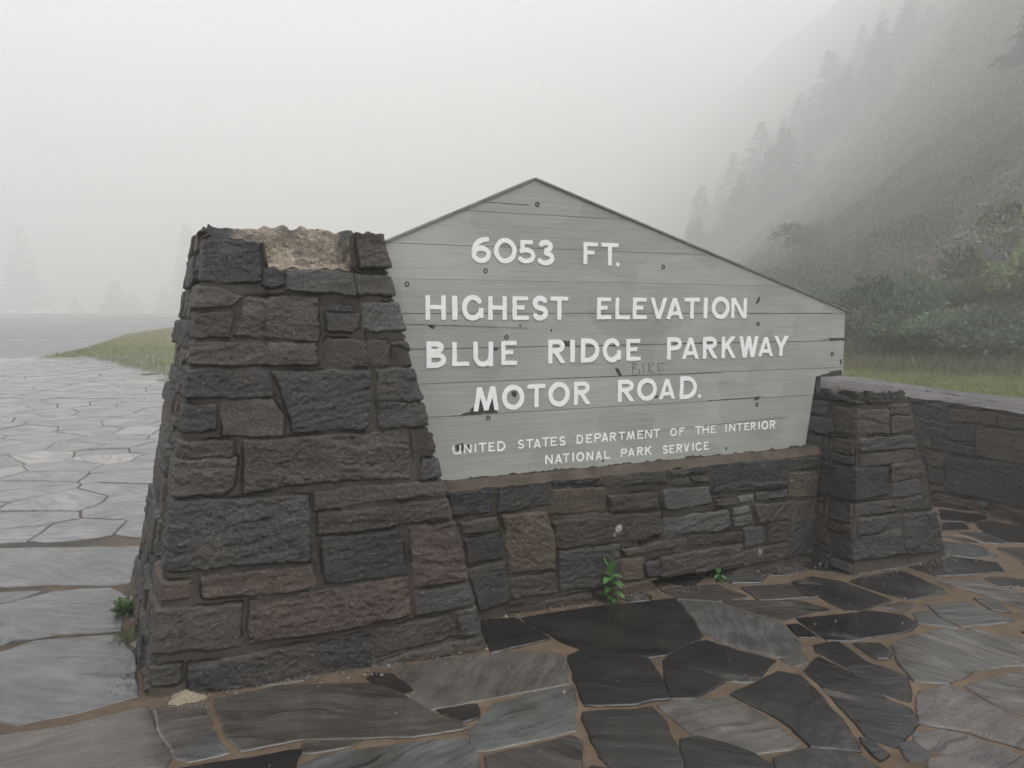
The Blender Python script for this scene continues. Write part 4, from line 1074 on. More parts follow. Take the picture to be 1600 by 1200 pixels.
def sheet(name, poly, step, dz, mat, colr, parent=None):
    """flat sheet cut to an outline, following the terrain's slow rise"""
    bm = bmesh.new()
    f = bm.faces.new([bm.verts.new((p[0], p[1], 0)) for p in poly])
    lo = np.min(poly, 0); hi = np.max(poly, 0)
    for ax in (0, 1):
        n = Vector((1, 0, 0)) if ax == 0 else Vector((0, 1, 0))
        for q in np.arange(lo[ax] + step, hi[ax], step):
            co = Vector((q, 0, 0)) if ax == 0 else Vector((0, q, 0))
            bmesh.ops.bisect_plane(bm, geom=bm.verts[:] + bm.edges[:] + bm.faces[:], plane_co=co, plane_no=n)
    bm.normal_update()
    for f in bm.faces:
        if f.normal.z < 0: f.normal_flip()
    v = np.array([q.co[:] for q in bm.verts]); bm.verts.index_update()
    fs = [[q.index for q in f.verts] for f in bm.faces]
    bm.free()
    v[:, 2] = base_rise(v[:, 1]) * far_flat(v[:, 0], v[:, 1]) + dz
    return obj(name, v, fs, mat, parent, np.ones((len(v), 3)) * colr(v) if callable(colr) else np.ones((len(v), 3)) * np.array(colr))
rd = sheet('road', ccw(ROAD), 4.0, -.004, M_ROAD, (.11, .11, .112))
tag(rd, 'wet grey parkway road curving past the lawn into fog', kind='structure')

# ---------------------------------------------------------------- flagstone terrace
GF = .66
FPAL = {'n': col(80, 74, 67, GF), 'k': col(34, 33, 33, GF), 'd': col(48, 46, 45, GF), 'g': col(85, 86, 84, GF), 'L': col(90, 86, 80, GF), 'r': col(74, 66, 61, GF), 'P': col(88, 82, 79, GF), 'B': col(90, 91, 94, GF), 'p': col(112, 108, 105, GF)}
for k_, c_ in list(FPAL.items()):
    l_ = .3 * c_[0] + .6 * c_[1] + .1 * c_[2]; FPAL[k_] = tuple(l_ + (q - l_) * .75 for q in c_)
fv, ff, fc, fuv = [], [], [], []
fr = random.Random(17)
def slab(poly, c, ruff=.006, inset=.009, grow=0.0):
    p = ccw(poly)
    out = []
    for i in range(len(p)):
        a, b = p[i], p[(i + 1) % len(p)]; L_ = math.hypot(b[0] - a[0], b[1] - a[1])
        n = max(1, int(L_ / (.022 if L_ < 3 else .08)))
        for j in range(n):
            f = j / n; out.append((a[0] + (b[0] - a[0]) * f, a[1] + (b[1] - a[1]) * f))
    q = np.array(out)
    # round the corners a little, then roughen
    for _ in range(1 if L_ < 0 else 0): q = .25 * np.roll(q, 1, 0) + .5 * q + .25 * np.roll(q, -1, 0)
    q = q + np.stack([fbm(q[:, 0] * 9, q[:, 1] * 9, 0, 31, 4), fbm(q[:, 0] * 9, q[:, 1] * 9, 5, 32, 4)], -1) * ruff * 2.2
    tg = np.roll(q, -1, 0) - np.roll(q, 1, 0); tg /= np.linalg.norm(tg, axis=1, keepdims=True) + 1e-9
    nn = np.stack([-tg[:, 1], tg[:, 0]], -1)
    q = q - nn * grow
    n = len(q)
    tl = (fr.uniform(-.006, .006), fr.uniform(-.006, .006)); ce = q.mean(0); lift = fr.uniform(-.002, .003)
    rings = []
    for ins, dz in ((0, -.024), (.0, -.0055), (inset * .45, -.0012), (inset, .0)):
        r2 = q + nn * ins
        zz = base_rise(r2[:, 1]) * far_flat(r2[:, 0], r2[:, 1]) + dz + lift + (r2 - ce) @ np.array(tl)
        rings.append(np.column_stack([r2, zz]))
    b0 = len(fv); vs = np.concatenate(rings)
    fv.extend(map(tuple, vs))
    for r_ in range(3):
        for i in range(n):
            j = (i + 1) % n
            ff.append([b0 + r_ * n + i, b0 + r_ * n + j, b0 + (r_ + 1) * n + j, b0 + (r_ + 1) * n + i])
    top = [b0 + 3 * n + i for i in range(n)]
    from mathutils.geometry import tessellate_polygon
    for t3 in tessellate_polygon([[Vector((fv[i][0], fv[i][1], 0)) for i in top]]):
        a, b, c3 = (top[i] for i in t3)
        cr_ = (fv[b][0] - fv[a][0]) * (fv[c3][1] - fv[a][1]) - (fv[b][1] - fv[a][1]) * (fv[c3][0] - fv[a][0])
        ff.append([a, b, c3] if cr_ > 0 else [a, c3, b])
    kk = fr.uniform(.85, 1.18) if poly[0][0] > -2.2 else fr.uniform(.94, 1.07)
    fc.extend([tuple(np.array(c) * kk)] * len(vs))
    an = fr.gauss(0, .5) + (.0 if fr.random() < .7 else 1.2); o_ = (fr.uniform(0, 90), fr.uniform(0, 90))
    ca, sa = math.cos(an), math.sin(an)
    fuv.extend([(v[0] * ca + v[1] * sa + o_[0], -v[0] * sa + v[1] * ca + o_[1]) for v in vs])
hand = []
for c_, k_, poly in FLAGS:
    slab(poly, FPAL[c_], grow=.0135); hand.append(poly)
# the rest: irregular cells
seeds, own = [], []
for i, poly in enumerate(hand):
    p = ccw(poly); ce = np.mean(np.array(p), 0)
    for j in range(len(p)):
        a, b = np.array(p[j]), np.array(p[(j + 1) % len(p)]); L_ = np.linalg.norm(b - a)
        nx_ = np.array([-(b - a)[1], (b - a)[0]]) / (L_ + 1e-9)
        for f in np.linspace(0.05, .95, max(2, int(L_ / .12))):
            q = a + (b - a) * f + nx_ * .045
            seeds.append(q); own.append(i)
    seeds.append(ce); own.append(i)
NH = len(seeds)
yy = -1.2
row = 0
while yy < 23:
    xx = -13.0 + (row % 2) * .4
    while xx < 9:
        q = np.array([xx + fr.uniform(-.36, .36), yy + fr.uniform(-.24, .24)])
        if in_poly(np.array([q[0]]), np.array([q[1]]), TERRACE)[0]:
            ok = True
            for poly in hand:
                if abs(poly[0][0] - q[0]) < 4 and abs(poly[0][1] - q[1]) < 4:
                    if in_poly(np.array([q[0]]), np.array([q[1]]), poly)[0] or dist_line(np.array([q[0]]), np.array([q[1]]), poly, True)[0] < .16: ok = False; break
            if ok: seeds.append(q); own.append(-1)
        xx += fr.uniform(.7, 1.25) if xx > -2.5 else fr.uniform(.5, 1.0)
    yy += .58 if yy < 4 else .4; row += 1
free = [s_ for s_, o_ in zip(seeds, own) if o_ < 0]
for _ in range(9000):
    q = np.array([fr.uniform(-2.0, 6), fr.uniform(1.2, 8)])
    Q1, Q2 = np.array([q[0]]), np.array([q[1]])
    if min((abs(p[0] - q[0]) + abs(p[1] - q[1]) for p in free[-400:]), default=9) < .24: continue
    if not in_poly(Q1, Q2, TERRACE)[0]: continue
    ok = True
    for poly in hand:
        if abs(poly[0][0] - q[0]) < 3 and abs(poly[0][1] - q[1]) < 3 and (in_poly(Q1, Q2, poly)[0] or dist_line(Q1, Q2, poly, True)[0] < .062): ok = False; break
    if ok and min(math.hypot(p[0] - q[0], p[1] - q[1]) for p in free) > .24: seeds.append(q); own.append(-1); free.append(q)
seeds = np.array(seeds)
def clip(poly, px_, py_, nx_, ny_):
    out = []
    for i in range(len(poly)):
        a, b = poly[i], poly[(i + 1) % len(poly)]
        da, db = (a[0] - px_) * nx_ + (a[1] - py_) * ny_, (b[0] - px_) * nx_ + (b[1] - py_) * ny_
        if da <= 0: out.append(a)
        if (da < 0) != (db < 0) and abs(da - db) > 1e-12:
            f = da / (da - db); out.append((a[0] + (b[0] - a[0]) * f, a[1] + (b[1] - a[1]) * f))
    return out
for i in range(NH, len(seeds)):
    s = seeds[i]; dd = np.hypot(*(seeds - s).T); near = np.argsort(dd)[1:34]
    cell = [(s[0] - 1.5, s[1] - 1.5), (s[0] + 1.5, s[1] - 1.5), (s[0] + 1.5, s[1] + 1.5), (s[0] - 1.5, s[1] + 1.5)]
    jw = fr.uniform(.005, .010) if s[0] < -2.2 else fr.uniform(.006, .014)
    for j in near:
        nv = seeds[j] - s; L_ = np.linalg.norm(nv); nv = nv / L_
        mid = (s + seeds[j]) / 2 - nv * jw
        cell = clip(cell, mid[0], mid[1], nv[0], nv[1])
        if len(cell) < 3: break
    if len(cell) < 3: continue
    cell = [p for k_, p in enumerate(cell) if math.hypot(p[0] - cell[k_ - 1][0], p[1] - cell[k_ - 1][1]) > .012]
    if len(cell) < 3: continue
    ar = abs(sum(cell[k_ - 1][0] * cell[k_][1] - cell[k_][0] * cell[k_ - 1][1] for k_ in range(len(cell)))) / 2
    if ar < .006: continue
    slab(cell, np.array(FPAL[fr.choice('BBgBgBpBBg' if s[0] < -1.5 else 'dkdgLrPnd')]) * (1.75 if s[0] < -2.2 and s[1] > 4.5 else 1))  # far left slabs paler: sheen of the bright fog put into their colour
me = bpy.data.meshes.new('pavement'); me.from_pydata(fv, [], ff); me.update()
tint(me, np.array(fc))
uvl = me.uv_layers.new(name='UVMap'); li_ = np.zeros(len(me.loops), np.int32); me.loops.foreach_get('vertex_index', li_)
uvl.data.foreach_set('uv', np.array(fuv, np.float32)[li_].ravel())
pave = link('pavement', me, M_FLAG)
tag(pave, 'terrace of wet irregular flagstones in tan mortar', kind='structure')
def joint_c(v):
    n = fbm(v[:, 0] * 1.7, v[:, 1] * 1.7, 0, 77, 4)[:, None]
    s = sstep(-1.9, -3.2, v[:, 0])[:, None]
    return (np.array(col(116, 99, 80, .72)) * (1 - s) + np.array(col(98, 91, 84, .6)) * s) * (1 + .6 * n)
jt = sheet('mortar_joint', ccw(TERRACE), .25, -.0062, M_JOINT, joint_c, pave)

# ---------------------------------------------------------------- vegetation
def leaf_quads(P, N_, size, wide, rs, up=0.0):
    """P (n,3) centres, N_ direction of growth (n,3), size (n,), -> verts, faces of pointed quads"""
    n = len(P)
    D = N_ / (np.linalg.norm(N_, axis=1, keepdims=True) + 1e-9)
    A = rs.normal(size=(n, 3)); A[:, 2] += up; S_ = np.cross(D, A); S_ /= np.linalg.norm(S_, axis=1, keepdims=True) + 1e-9
    s = size[:, None]
    v = np.stack([P, P + D * s * .5 + S_ * s * wide, P + D * s, P + D * s * .5 - S_ * s * wide], 1).reshape(-1, 3)
    f = np.arange(n * 4).reshape(n, 4)
    return v, f
def conifer_mesh(seed, h, wid, dens=1.0):
    rs = np.random.default_rng(seed); P, D, Sz, C = [], [], [], []
    tiers = int(h * 3.6)
    for i in range(tiers):
        f = i / tiers; z = h * (.06 + .92 * f)
        rad = wid * (1 - f) ** .85 * rs.uniform(.72, 1.12) + .08
        nb = max(4, int((9 - 4 * f) * dens))
        for b in range(nb):
            if rs.random() < .1: continue
            a = rs.uniform(0, 2 * math.pi); r_ = rad * rs.uniform(.7, 1.12)
            n = max(3, int(r_ * 15))
            t = np.sqrt(np.linspace(.06, 1, n)); zz = z + .12 * r_ * np.sin(t * 2.6) - .22 * r_ * t * (1 - f * .6)
            p = np.stack([np.cos(a) * r_ * t, np.sin(a) * r_ * t, zz], -1)
            for s in (-1, 0, 1):
                an = a + s * .85 + rs.normal(0, .2, n)
                d = np.stack([np.cos(an), np.sin(an), -.25 + rs.normal(0, .25, n)], -1)
                P.append(p + rs.normal(0, .04, (n, 3))); D.append(d); Sz.append(rs.uniform(.16, .32, n) * (1.25 - .5 * t)); C.append(np.full(n, rs.uniform(.7, 1.3)))
    P, D, Sz, C = map(np.concatenate, (P, D, Sz, C))
    v, fc_ = leaf_quads(P, D, Sz, .22, rs)
    me = raw_mesh('crown', v, fc_, False); base = np.array((.030, .040, .026))
    tint(me, np.repeat(base[None] * C[:, None] * rs.uniform(.8, 1.25, (len(C), 1)), 4, 0)); me.materials.append(M_NEEDLE)
    return me
def cone_mesh(name, pts, radii, mat, n=7):
    v, f = [], []
    for (x, y, z), r_ in zip(pts, radii):
        v += [(x + r_ * math.cos(2 * math.pi * i / n), y + r_ * math.sin(2 * math.pi * i / n), z) for i in range(n)]
    for k in range(len(pts) - 1):
        for i in range(n):
            j = (i + 1) % n; f.append([k * n + i, k * n + j, (k + 1) * n + j, (k + 1) * n + i])
    me = raw_mesh(name, v, f); me.materials.append(mat); return me
def shrub_mesh(seed, rx, rz, n, leaf, base, lumps=7):
    rs = np.random.default_rng(seed)
    cs = np.stack([rs.normal(0, rx * .42, lumps), rs.normal(0, rx * .42, lumps), rs.uniform(.25, .75, lumps) * rz], -1)
    rr = rs.uniform(.35, .62, lumps) * rx
    k = rs.integers(0, lumps, n)
    d = rs.normal(size=(n, 3)); d /= np.linalg.norm(d, axis=1, keepdims=True); d[:, 2] = np.abs(d[:, 2]) * .95 - .15
    rad = rr[k] * rs.uniform(.35, 1, n) ** .5
    P = cs[k] + d * rad[:, None] * np.array([1, 1, min(1.3, rz / rx)])
    P[:, 2] = np.maximum(P[:, 2], .02)
    dirs = d + rs.normal(0, .6, (n, 3)); dirs[:, 2] += .25
    v, f = leaf_quads(P, dirs, rs.uniform(.6, 1.3, n) * leaf, .3, rs)
    me = raw_mesh('foliage', v, f, False)
    lump_c = rs.uniform(.6, 1.6, lumps)[k]
    c = np.array(base)[None] * (lump_c * rs.uniform(.65, 1.4, n))[:, None] * np.stack([1 + rs.normal(0, .1, n), np.ones(n), 1 + rs.normal(0, .12, n)], -1)
    tint(me, np.repeat(np.clip(c, .004, 1), 4, 0)); me.materials.append(M_LEAF)
    stems = []
    v, f = [], []
    for i in range(lumps):
        b = len(v); c0 = np.array([cs[i][0] * .25, cs[i][1] * .25, -.15]); c1 = cs[i]
        for t, r_ in ((0, .022), (.5, .016), (1, .006)):
            p = c0 + (c1 - c0) * t
            v += [(p[0] + r_ * math.cos(2.094 * q), p[1] + r_ * math.sin(2.094 * q), p[2]) for q in range(3)]
        for q in range(2):
            for j in range(3): f.append([b + q * 3 + j, b + q * 3 + (j + 1) % 3, b + (q + 1) * 3 + (j + 1) % 3, b + (q + 1) * 3 + j])
    st = raw_mesh('stem', v, f); st.materials.append(M_BARK)
    return me, st
def place(name, parts, loc, rz, sc, label, cat, group=None):
    o = thing(name, loc, label, cat, group); o.rotation_euler = (0, 0, rz); o.scale = sc
    for nm, me in parts:
        ch = bpy.data.objects.new(nm, me); S.collection.objects.link(ch); ch.parent = o
    return o
CON = []
for sd_, hh, wd_, dn in ((1, 10, 2.3, 1.0), (2, 9, 2.0, 1.15), (3, 5, 1.7, 1.2)):
    CON.append((hh, [('trunk', cone_mesh('trunk', [(0, 0, -.6), (.03, 0, hh * .45), (0, .02, hh * .97)], [.017 * hh, .010 * hh, .02], M_BARK)), ('crown', conifer_mesh(sd_, hh, wd_, dn))]))
# (picture column, distance, tip's row, kind, label, group)
FAR = [(38, 330, 350, 0, 1.25, 'large dim spruce beyond the road at the far left'), (182, 300, 436, 2, 1.5, 'small dim spruce beyond the road, second from the left'), (208, 310, 452, 2, 1.3, 'faint little spruce close beside the second small spruce'),
       (118, 315, 462, 2, 1.3, 'barely visible short spruce between the large spruce and the small pair'), (296, 310, 345, 1, 1.1, 'faint tall spruce just left of the tall pillar'), (258, 310, 445, 2, 1.3, 'very faint low spruce left of the tall faint one')]
def at(px_, d): return (px_ - 800) / 1275 * d
tr = random.Random(5)
for (c_, d, yt, k_, wd_, lab) in FAR:
    x = at(c_, d); z = tz(x, d); ztip = 1.5 + d * (488.5 - yt) / 1275; s = (ztip - z) / CON[k_][0]
    place('spruce_tree', CON[k_][1], (x, d, z), tr.uniform(0, 6), (s * wd_, s * wd_, s), lab, 'tree', 'spruces beyond the road')
RIDGE = [(1092, 205, 288), (1182, 192, 194), (1285, 188, 86), (1332, 190, 50), (1240, 196, 150), (1140, 205, 240), (1362, 196, 25), (1214, 215, 190)]
LIM = [(1040, 400), (1092, 300), (1180, 215), (1300, 100), (1390, 5), (1500, -90), (1620, -160)]
_n = 0
while len(RIDGE) < 130 and _n < 6000:
    _n += 1
    c_, d = tr.uniform(1050, 1480), tr.uniform(150, 270)
    x = at(c_, d); z0_ = tz(x, d); lim = np.interp(c_, [q[0] for q in LIM], [q[1] for q in LIM])
    yt = lim + abs(tr.gauss(0, 85)) + 6; hh = 1.5 + d * (488.5 - yt) / 1275 - z0_
    if 4 < hh < 15: RIDGE.append((c_, d, yt))
for i, (c_, d, yt) in enumerate(RIDGE):
    x = at(c_, d); z = tz(x, d); ztip = 1.5 + d * (488.5 - yt) / 1275
    hh = min(19.0, max(4, ztip - z)); k_ = 0 if i % 2 else 1; s = hh / CON[k_][0]
    wd_ = tr.uniform(1.1, 1.7) * (1.4 if hh < 7 else 1.0)
    place('spruce_tree', CON[k_][1], (x, d, ztip - hh), tr.uniform(0, 6), (s * wd_, s * wd_, s), 'dim spruce standing in thick fog along the hillside above the sign', 'tree', 'spruces in fog on the hillside')
_m = 0
while _m < 34:
    c_, d = tr.uniform(1120, 1520), tr.uniform(135, 200)
    x = at(c_, d); z = tz(x, d); hh = tr.uniform(3.5, 8); lim = np.interp(c_, [q[0] for q in LIM], [q[1] for q in LIM])
    _m += 1
    if 488.5 - (z + hh - 1.5) / d * 1275 < lim + 25: continue
    s = hh / CON[_m % 2][0]; wd_ = tr.uniform(1.1, 1.8)
    place('spruce_tree', CON[_m % 2][1], (x, d, z - .2), tr.uniform(0, 6), (s * wd_, s * wd_, s), 'dim spruce standing in thick fog along the hillside above the sign', 'tree', 'spruces in fog on the hillside')
dk = at(1598, 62)
place('spruce_tree', CON[2][1], (dk, 62, tz(dk, 62) - .3), 1.0, (1.5, 1.5, 1.15), 'darker squat spruce high on the slope at the right picture edge', 'tree')

SHR = [shrub_mesh(11, 1.0, 1.1, 2600, .13, (.085, .115, .062), 9), shrub_mesh(12, 1.0, 1.2, 2600, .12, (.082, .12, .068), 8), shrub_mesh(13, 1.0, .9, 2200, .12, (.12, .15, .062), 10), shrub_mesh(14, 1.0, 1.0, 2200, .11, (.074, .104, .062), 8)]
#        px    d    scale xy, scale z, kind
SHRUBS = [(1395, 20.5, 1.1, 1.35, 1, 'rounded green bush at the foot of the slope right of the sign'), (1348, 20.5, .8, 1.0, 3, 'low dark bush close beside the right edge of the sign'), (1438, 19.8, 1.0, .95, 0, 'broad leafy bush at the slope foot next to the rounded one'),
          (1485, 19.4, 1.1, .85, 3, 'dark low bush at the slope foot above the boundary wall'), (1530, 19.0, 1.05, .85, 1, 'mid green bush at the slope foot behind the boundary wall'), (1578, 18.4, 1.1, .9, 0, 'leafy bush at the far right of the slope foot'),
          (1606, 21.5, 1.2, 1.9, 2, 'bright yellow-green bush near the right edge below the scree'), (1556, 22.0, .9, 1.1, 2, 'yellow-green bush left of the brightest bush'), (1500, 22.6, .9, .6, 0, 'low bush in the middle of the lower slope'),
          (1408, 23.5, .9, .9, 2, 'light green bush behind the rounded bush'), (1460, 22.8, .8, .6, 1, 'small bush beneath the foot of the scree'), (1256, 58.0, 2.2, 1.9, 0, 'dark solitary bush on the misty slope above the sign edge'),
          (1310, 24.5, .9, .9, 1, 'bush half hidden behind the right edge of the sign'), (1340, 28.0, 1.0, .7, 3, 'dim bush on the slope above the sign corner'),
          (1630, 23.5, 1.3, 1.6, 2, 'yellow-green bush cut by the right picture edge')]
for (c_, d, sx, sz_, k_, lab) in SHRUBS:
    x = at(c_, d); z = tz(x, d)
    place('bush', list(zip(('foliage', 'stem'), SHR[k_])), (x, d, z - .12), tr.uniform(0, 6), (sx, sx, sz_), lab, 'bush', 'bushes on the slope')

# undergrowth over the slope, tall dry grass at its foot, scree: nobody could count these
rs = np.random.default_rng(3)
def scatter(n, xlo, xhi, ylo, yhi, keep):
    x = rs.uniform(xlo, xhi, n); y = rs.uniform(ylo, yhi, n); k = keep(x, y); x, y = x[k], y[k]
    return x, y, terrain(x, y)
def view(x, y, a=-.70, b=.74): return (x > a * y - 1) & (x < b * y + 1) & (y > 3)
x, y, z = scatter(1500000, 5, 110, 16, 150, lambda x, y: view(x, y, .02, 1.25) & (hill(x, y)[1] > .2) & (rs.random(len(x)) < np.clip(30 / y, 0, 1)) & (rs.random(len(x)) > .9 * scree_w(x, y)))
n = len(x); nn = fbm(x * .45, y * .45, 0, 61, 4)
sz = rs.uniform(.07, .2, n) * (1 + .6 * nn) * np.clip(y / 28, 1, 4)
d = np.stack([rs.normal(0, .55, n), rs.normal(-.25, .55, n), rs.uniform(.3, 1, n)], -1)
v, f = leaf_quads(np.stack([x, y, z - .03 + rs.uniform(0, .12, n)], -1), d, sz, .24, rs)
wgt = sstep(-.3, .35, nn + rs.normal(0, .25, n))[:, None]
cc = (np.array((.070, .088, .050)) * wgt + np.array((.105, .100, .068)) * (1 - wgt)) * rs.uniform(.6, 1.4, (n, 1))
o = obj('undergrowth', v, f, M_LEAF, rgb=np.repeat(cc, 4, 0), smooth=False)
tag(o, 'rough green undergrowth covering the foggy slope', 'undergrowth', kind='stuff')
def blades(x, y, z, hgt, wid, cols_, lean=.35):
    n = len(x); a = rs.uniform(0, 6.28, n); l = rs.normal(0, lean, (n, 2)) * hgt[:, None]
    sx, sy = np.cos(a) * wid, np.sin(a) * wid
    b = np.stack([x, y, z - .02], -1); m_ = b + np.stack([l[:, 0] * .35, l[:, 1] * .35, hgt * .6], -1); t_ = b + np.stack([l[:, 0], l[:, 1], hgt], -1)
    s = np.stack([sx, sy, 0 * sx], -1)
    v = np.stack([b - s, b + s, m_ + s * .7, t_, m_ - s * .7], 1).reshape(-1, 3)
    return v, np.arange(n * 5).reshape(n, 5), np.repeat(cols_, 5, 0)
# tall dry grass along the slope foot
x, y, z = scatter(38000, 4, 17, 13, 24, lambda x, y: (dist_line(x, y, FOOT[2:7]) + .5 * fbm(x, y, 0, 9, 2) < .95) & view(x, y, .1))
n = len(x); k = rs.random((n, 1))
cc = (np.array((.19, .16, .095)) * k + np.array((.11, .125, .05)) * (1 - k)) * rs.uniform(.7, 1.3, (n, 1))
v, f, c_ = blades(x, y, z, rs.uniform(.14, .5, n), np.full(n, .006), cc, .3)
tag(obj('dry_grass', v, f, M_GRASS, rgb=c_, smooth=False), 'tall tan dry grass along the foot of the slope', 'grass', kind='stuff')
# mown lawn behind the boundary wall and by the road
x1, y1, z1 = scatter(230000, -24, -1.5, 11, 60, lambda x, y: view(x, y) & ~in_poly(x, y, TERRACE) & ~in_poly(x, y, ROAD) & (rs.random(len(x)) < np.clip(19 / y, 0, 1) ** 1.5))
x2, y2, z2 = scatter(70000, 3, 15, 8, 18.5, lambda x, y: view(x, y, .1) & ~in_poly(x, y, TERRACE) & (hill(x, y)[1] < .1))
x, y, z = np.concatenate([x1, x2]), np.concatenate([y1, y2]), np.concatenate([z1, z2]); n = len(x)
nn = fbm(x * .35, y * .35, 0, 12, 4)
rim = dist_line(x, y, [(-13.9, 26.4), (-11.9, 22.7), (-7, 16.8), (-2, 10.6)])
k = (sstep(1.0, 4.0, rim + nn) * (x < 0) * .75)[:, None] * rs.uniform(.4, 1.2, (n, 1)); k = np.clip(k, 0, 1)
cc = (np.array((.185, .215, .085)) * (1 - k) + np.array((.33, .285, .16)) * k) * rs.uniform(.65, 1.35, (n, 1))
v, f, c_ = blades(x, y, z, rs.uniform(.05, .13, n), .007 * np.clip(y / 18, 1, 3), cc, .5)
tag(obj('lawn_grass', v, f, M_GRASS, rgb=c_, smooth=False), 'short green and yellow lawn grass beside the terrace', 'grass', kind='stuff')
# scree stones
x, y, z = scatter(40000, 8, 30, 17, 44, lambda x, y: (scree_w(x, y) > .35) & view(x, y, .1))
n = len(x); s = rs.uniform(.025, .1, n) * rs.choice([1, 1, 1, 1.8], n)
dirs = np.array([(1, 0, 0), (0, 1, 0), (-1, 0, 0), (0, -1, 0), (0, 0, 1)], float)
P = np.stack([x, y, z], -1)[:, None] + (dirs[None] * rs.uniform(.6, 1.3, (n, 5, 1)) + rs.normal(0, .2, (n, 5, 3))) * s[:, None, None]
f = (np.arange(n)[:, None, None] * 5 + np.array([(0, 1, 4), (1, 2, 4), (2, 3, 4), (3, 0, 4)])[None]).reshape(-1, 3)
cc = np.array((.078, .070, .064)) * rs.uniform(.5, 1.7, (n, 1))
tag(obj('scree', P.reshape(-1, 3), f, M_ROCK, rgb=np.repeat(cc, 5, 0), smooth=False), 'band of loose brownish stones sliding down the slope', 'scree', kind='stuff')

# ---------------------------------------------------------------- small plants at the masonry, grit
def lanceolate(mb, p, az, el, L_, wd_, droop, c):
    n = 6; rows_ = []
    d0 = np.array([math.cos(az) * math.cos(el), math.sin(az) * math.cos(el), math.sin(el)]); sd2 = np.array([-math.sin(az), math.cos(az), 0])
    for i in range(n + 1):
        t = i / n; q = np.array(p) + d0 * L_ * t + np.array([0, 0, -droop * L_ * t * t]); wv = wd_ * math.sin(math.pi * min(1, .08 + .92 * t)) ** .8 if i < n else 0.0005
        rows_.append((q - sd2 * wv + np.array([0, 0, wv * .35]), q, q + sd2 * wv + np.array([0, 0, wv * .35])))
    vs = [tuple(q) for r_ in rows_ for q in r_]; fs = []
    for i in range(n):
        for j in (0, 1): fs.append([i * 3 + j, i * 3 + j + 1, i * 3 + j + 4, i * 3 + j + 3])
    mb.add(vs, fs, c)
pr2 = random.Random(8)
def weed(loc, h, n, label, leaf=.075):
    o = thing('weed', loc, label, 'weed')
    st, lf = MB(), MB()
    x0, y0, z0 = loc; seg = 8
    for i in range(5):
        pass
    pts = [(x0 + .012 * math.sin(i * .7), y0 - .02 * (i / 6) , z0 - .01 + h * i / 6) for i in range(7)]
    for a, b in zip(pts[:-1], pts[1:]):
        r_ = .0028
        st.box([(a[0] - r_, a[1] - r_, a[2]), (a[0] + r_, a[1] - r_, a[2]), (a[0] + r_, a[1] + r_, a[2]), (a[0] - r_, a[1] + r_, a[2]), (b[0] - r_, b[1] - r_, b[2]), (b[0] + r_, b[1] - r_, b[2]), (b[0] + r_, b[1] + r_, b[2]), (b[0] - r_, b[1] + r_, b[2])], (.09, .14, .04))
    for i in range(n):
        t = i / (n - 1); k = min(5, int(t * 6)); f = t * 6 - k if t < 1 else 1
        a, b = np.array(pts[k]), np.array(pts[k + 1]); p = a + (b - a) * f
        top_ = t > .8
        lanceolate(lf, p, i * 2.4 + pr2.uniform(-.3, .3) if i % 3 else -1.2 + pr2.uniform(-1.2, 1.2), (1.15 if top_ else pr2.uniform(.15, .6)), leaf * (pr2.uniform(.8, 1.15)) * (1.0 if t > .15 else .8), leaf * .26, .1 if top_ else .5,
                   tuple(np.array((.07, .155, .045)) * (pr2.uniform(.8, 1.15) * (1 + .55 * t))))
    st.out('stem', M_LEAF, o); lf.out('leaf_cluster', M_LEAF, o, smooth=True)
    return o
weed(Wp(2.206, .05, 0.004), .185, 19, 'bright green leafy weed growing at the foot of the low wall', .085)
weed(Wp(2.94, .07, 0.0), .05, 10, 'tiny seedling in the dark gap under the low wall', .045)
def tuft(loc, n, hh, label, broad):
    o = thing('grass_tuft', loc, label, 'grass tuft'); lf = MB()
    for i in range(n):
        a = pr2.uniform(0, 6.28); r_ = pr2.uniform(0, .045)
        lanceolate(lf, (loc[0] + r_ * math.cos(a), loc[1] + 1.4 * r_ * math.sin(a), loc[2] - .004), a + pr2.uniform(-.5, .5), pr2.uniform(.5, 1.4), hh * pr2.uniform(.5, 1.1), broad * pr2.uniform(.7, 1.2), .45, tuple(np.array((.075, .135, .045)) * pr2.uniform(.55, 1.35)))
    lf.out('leaf_cluster', M_LEAF, o, smooth=True)
tuft(Wp(-.075, .97, 0), 70, .12, 'green weedy tuft against the left foot of the tall pillar', .008)
tuft(Wp(-.085, .58, 0), 60, .07, 'small thin grass tuft nearer the front corner of the tall pillar', .0022)
# heap of grit spilled from the joint
N = 40; vs, fs = [], []
gl = (-1.275, 3.055, 0)
for j in range(11):
    for i in range(N):
        a = 2 * math.pi * i / N; r_ = .056 * j / 10 * (1 + .18 * math.sin(a * 3 + 1) + .1 * math.sin(a * 7))
        z_ = .034 * (1 - j / 10) ** 1.15 + pr2.uniform(-.0022, .0022) + .001
        if j == 10: z_ = -.004
        vs.append((gl[0] + r_ * math.cos(a) * 1.15, gl[1] + r_ * math.sin(a), z_))
for j in range(10):
    for i in range(N):
        k = (i + 1) % N; fs.append([j * N + i, (j + 1) * N + i, (j + 1) * N + k, j * N + k])
for _ in range(170):
    a = pr2.uniform(0, 6.28); r_ = abs(pr2.gauss(.065, .02)); s = pr2.uniform(.0012, .0032); b = len(vs)
    x_, y_ = gl[0] + r_ * 1.15 * math.cos(a), gl[1] + r_ * math.sin(a)
    z_ = max(.001, .034 * max(0, 1 - r_ / .068))
    vs += [(x_ + s, y_, z_), (x_, y_ + s, z_), (x_ - s, y_, z_), (x_, y_ - s, z_), (x_, y_, z_ + s * 1.2)]
    fs += [[b, b + 1, b + 4], [b + 1, b + 2, b + 4], [b + 2, b + 3, b + 4], [b + 3, b, b + 4]]
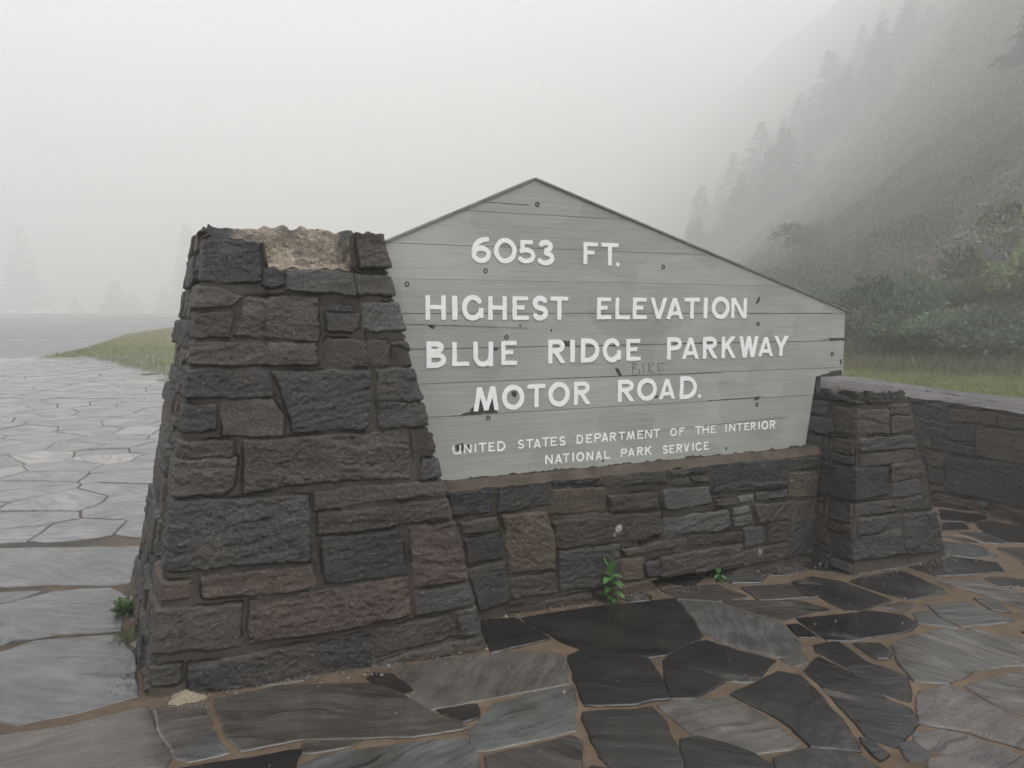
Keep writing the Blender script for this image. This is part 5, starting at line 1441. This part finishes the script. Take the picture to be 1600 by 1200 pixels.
tag(obj('grit_heap', vs, fs, M_SAND, smooth=True, loc=gl), 'little heap of pale grit spilled at the front corner of the tall pillar', 'grit heap')

# loose grit lying along the foot of the masonry and in the joints
gp = []
def along(a, b, n, spread):
    for _ in range(n):
        f = pr2.random(); gp.append((a[0] + (b[0] - a[0]) * f, a[1] + (b[1] - a[1]) * f - abs(pr2.gauss(0, spread))))
along((0, -.10), (1.37, -.24), 420, .05); along((1.37, .09), (3.69, .09), 620, .07); along((3.69, -.21), (4.5, -.2), 260, .05)
for _ in range(420): gp.append((pr2.uniform(-1.4, 5.2), pr2.uniform(-1.6, .0)))
for _ in range(200): gp.append((-.05 - abs(pr2.gauss(0, .06)), pr2.uniform(0, 1.4)))
gvs, gfs, gcs = [], [], []
for (u_, v_) in gp:
    s = abs(pr2.gauss(0, .0028)) + .0012; x_, y_, _z = Wp(u_, v_, 0); z_ = .0005; b = len(gvs); k_ = pr2.choice([.12, .16, .09, .2, .05, .14])
    gvs += [(x_ + s * pr2.uniform(.6, 1.4), y_, z_), (x_, y_ + s * pr2.uniform(.6, 1.4), z_), (x_ - s * pr2.uniform(.6, 1.4), y_, z_), (x_, y_ - s * pr2.uniform(.6, 1.4), z_), (x_ + s * .2, y_, z_ + s * 1.1)]
    gfs += [[b, b + 1, b + 4], [b + 1, b + 2, b + 4], [b + 2, b + 3, b + 4], [b + 3, b, b + 4]]; gcs += [(k_, k_ * .92, k_ * .8)] * 5
tag(obj('grit', gvs, gfs, M_ROCK, rgb=np.array(gcs), smooth=False), 'loose grit scattered along the wall foot and paving joints', 'grit', kind='stuff')

# ---------------------------------------------------------------- fog
hv = MB(); a = 712
hv.box([(-a, -44, -1.4), (a, -44, -1.4), (a, 704, -1.4), (-a, 704, -1.4), (-a, -44, 165), (a, -44, 165), (a, 704, 165), (-a, 704, 165)])
hm = bpy.data.materials.new('fog'); hm.use_nodes = True; ht_ = hm.node_tree
ht_.nodes.remove(ht_.nodes['Principled BSDF'])
pv = ht_.nodes.new('ShaderNodeVolumePrincipled')
pv.inputs['Color'].default_value = (.985, .982, .985, 1); pv.inputs['Density'].default_value = HAZE_DENSITY; pv.inputs['Anisotropy'].default_value = .35
ht_.links.new(pv.outputs[0], ht_.nodes['Material Output'].inputs['Volume'])
hz = hv.out('haze', hm); tag(hz, 'thick pale mountain fog filling the air', kind='stuff')
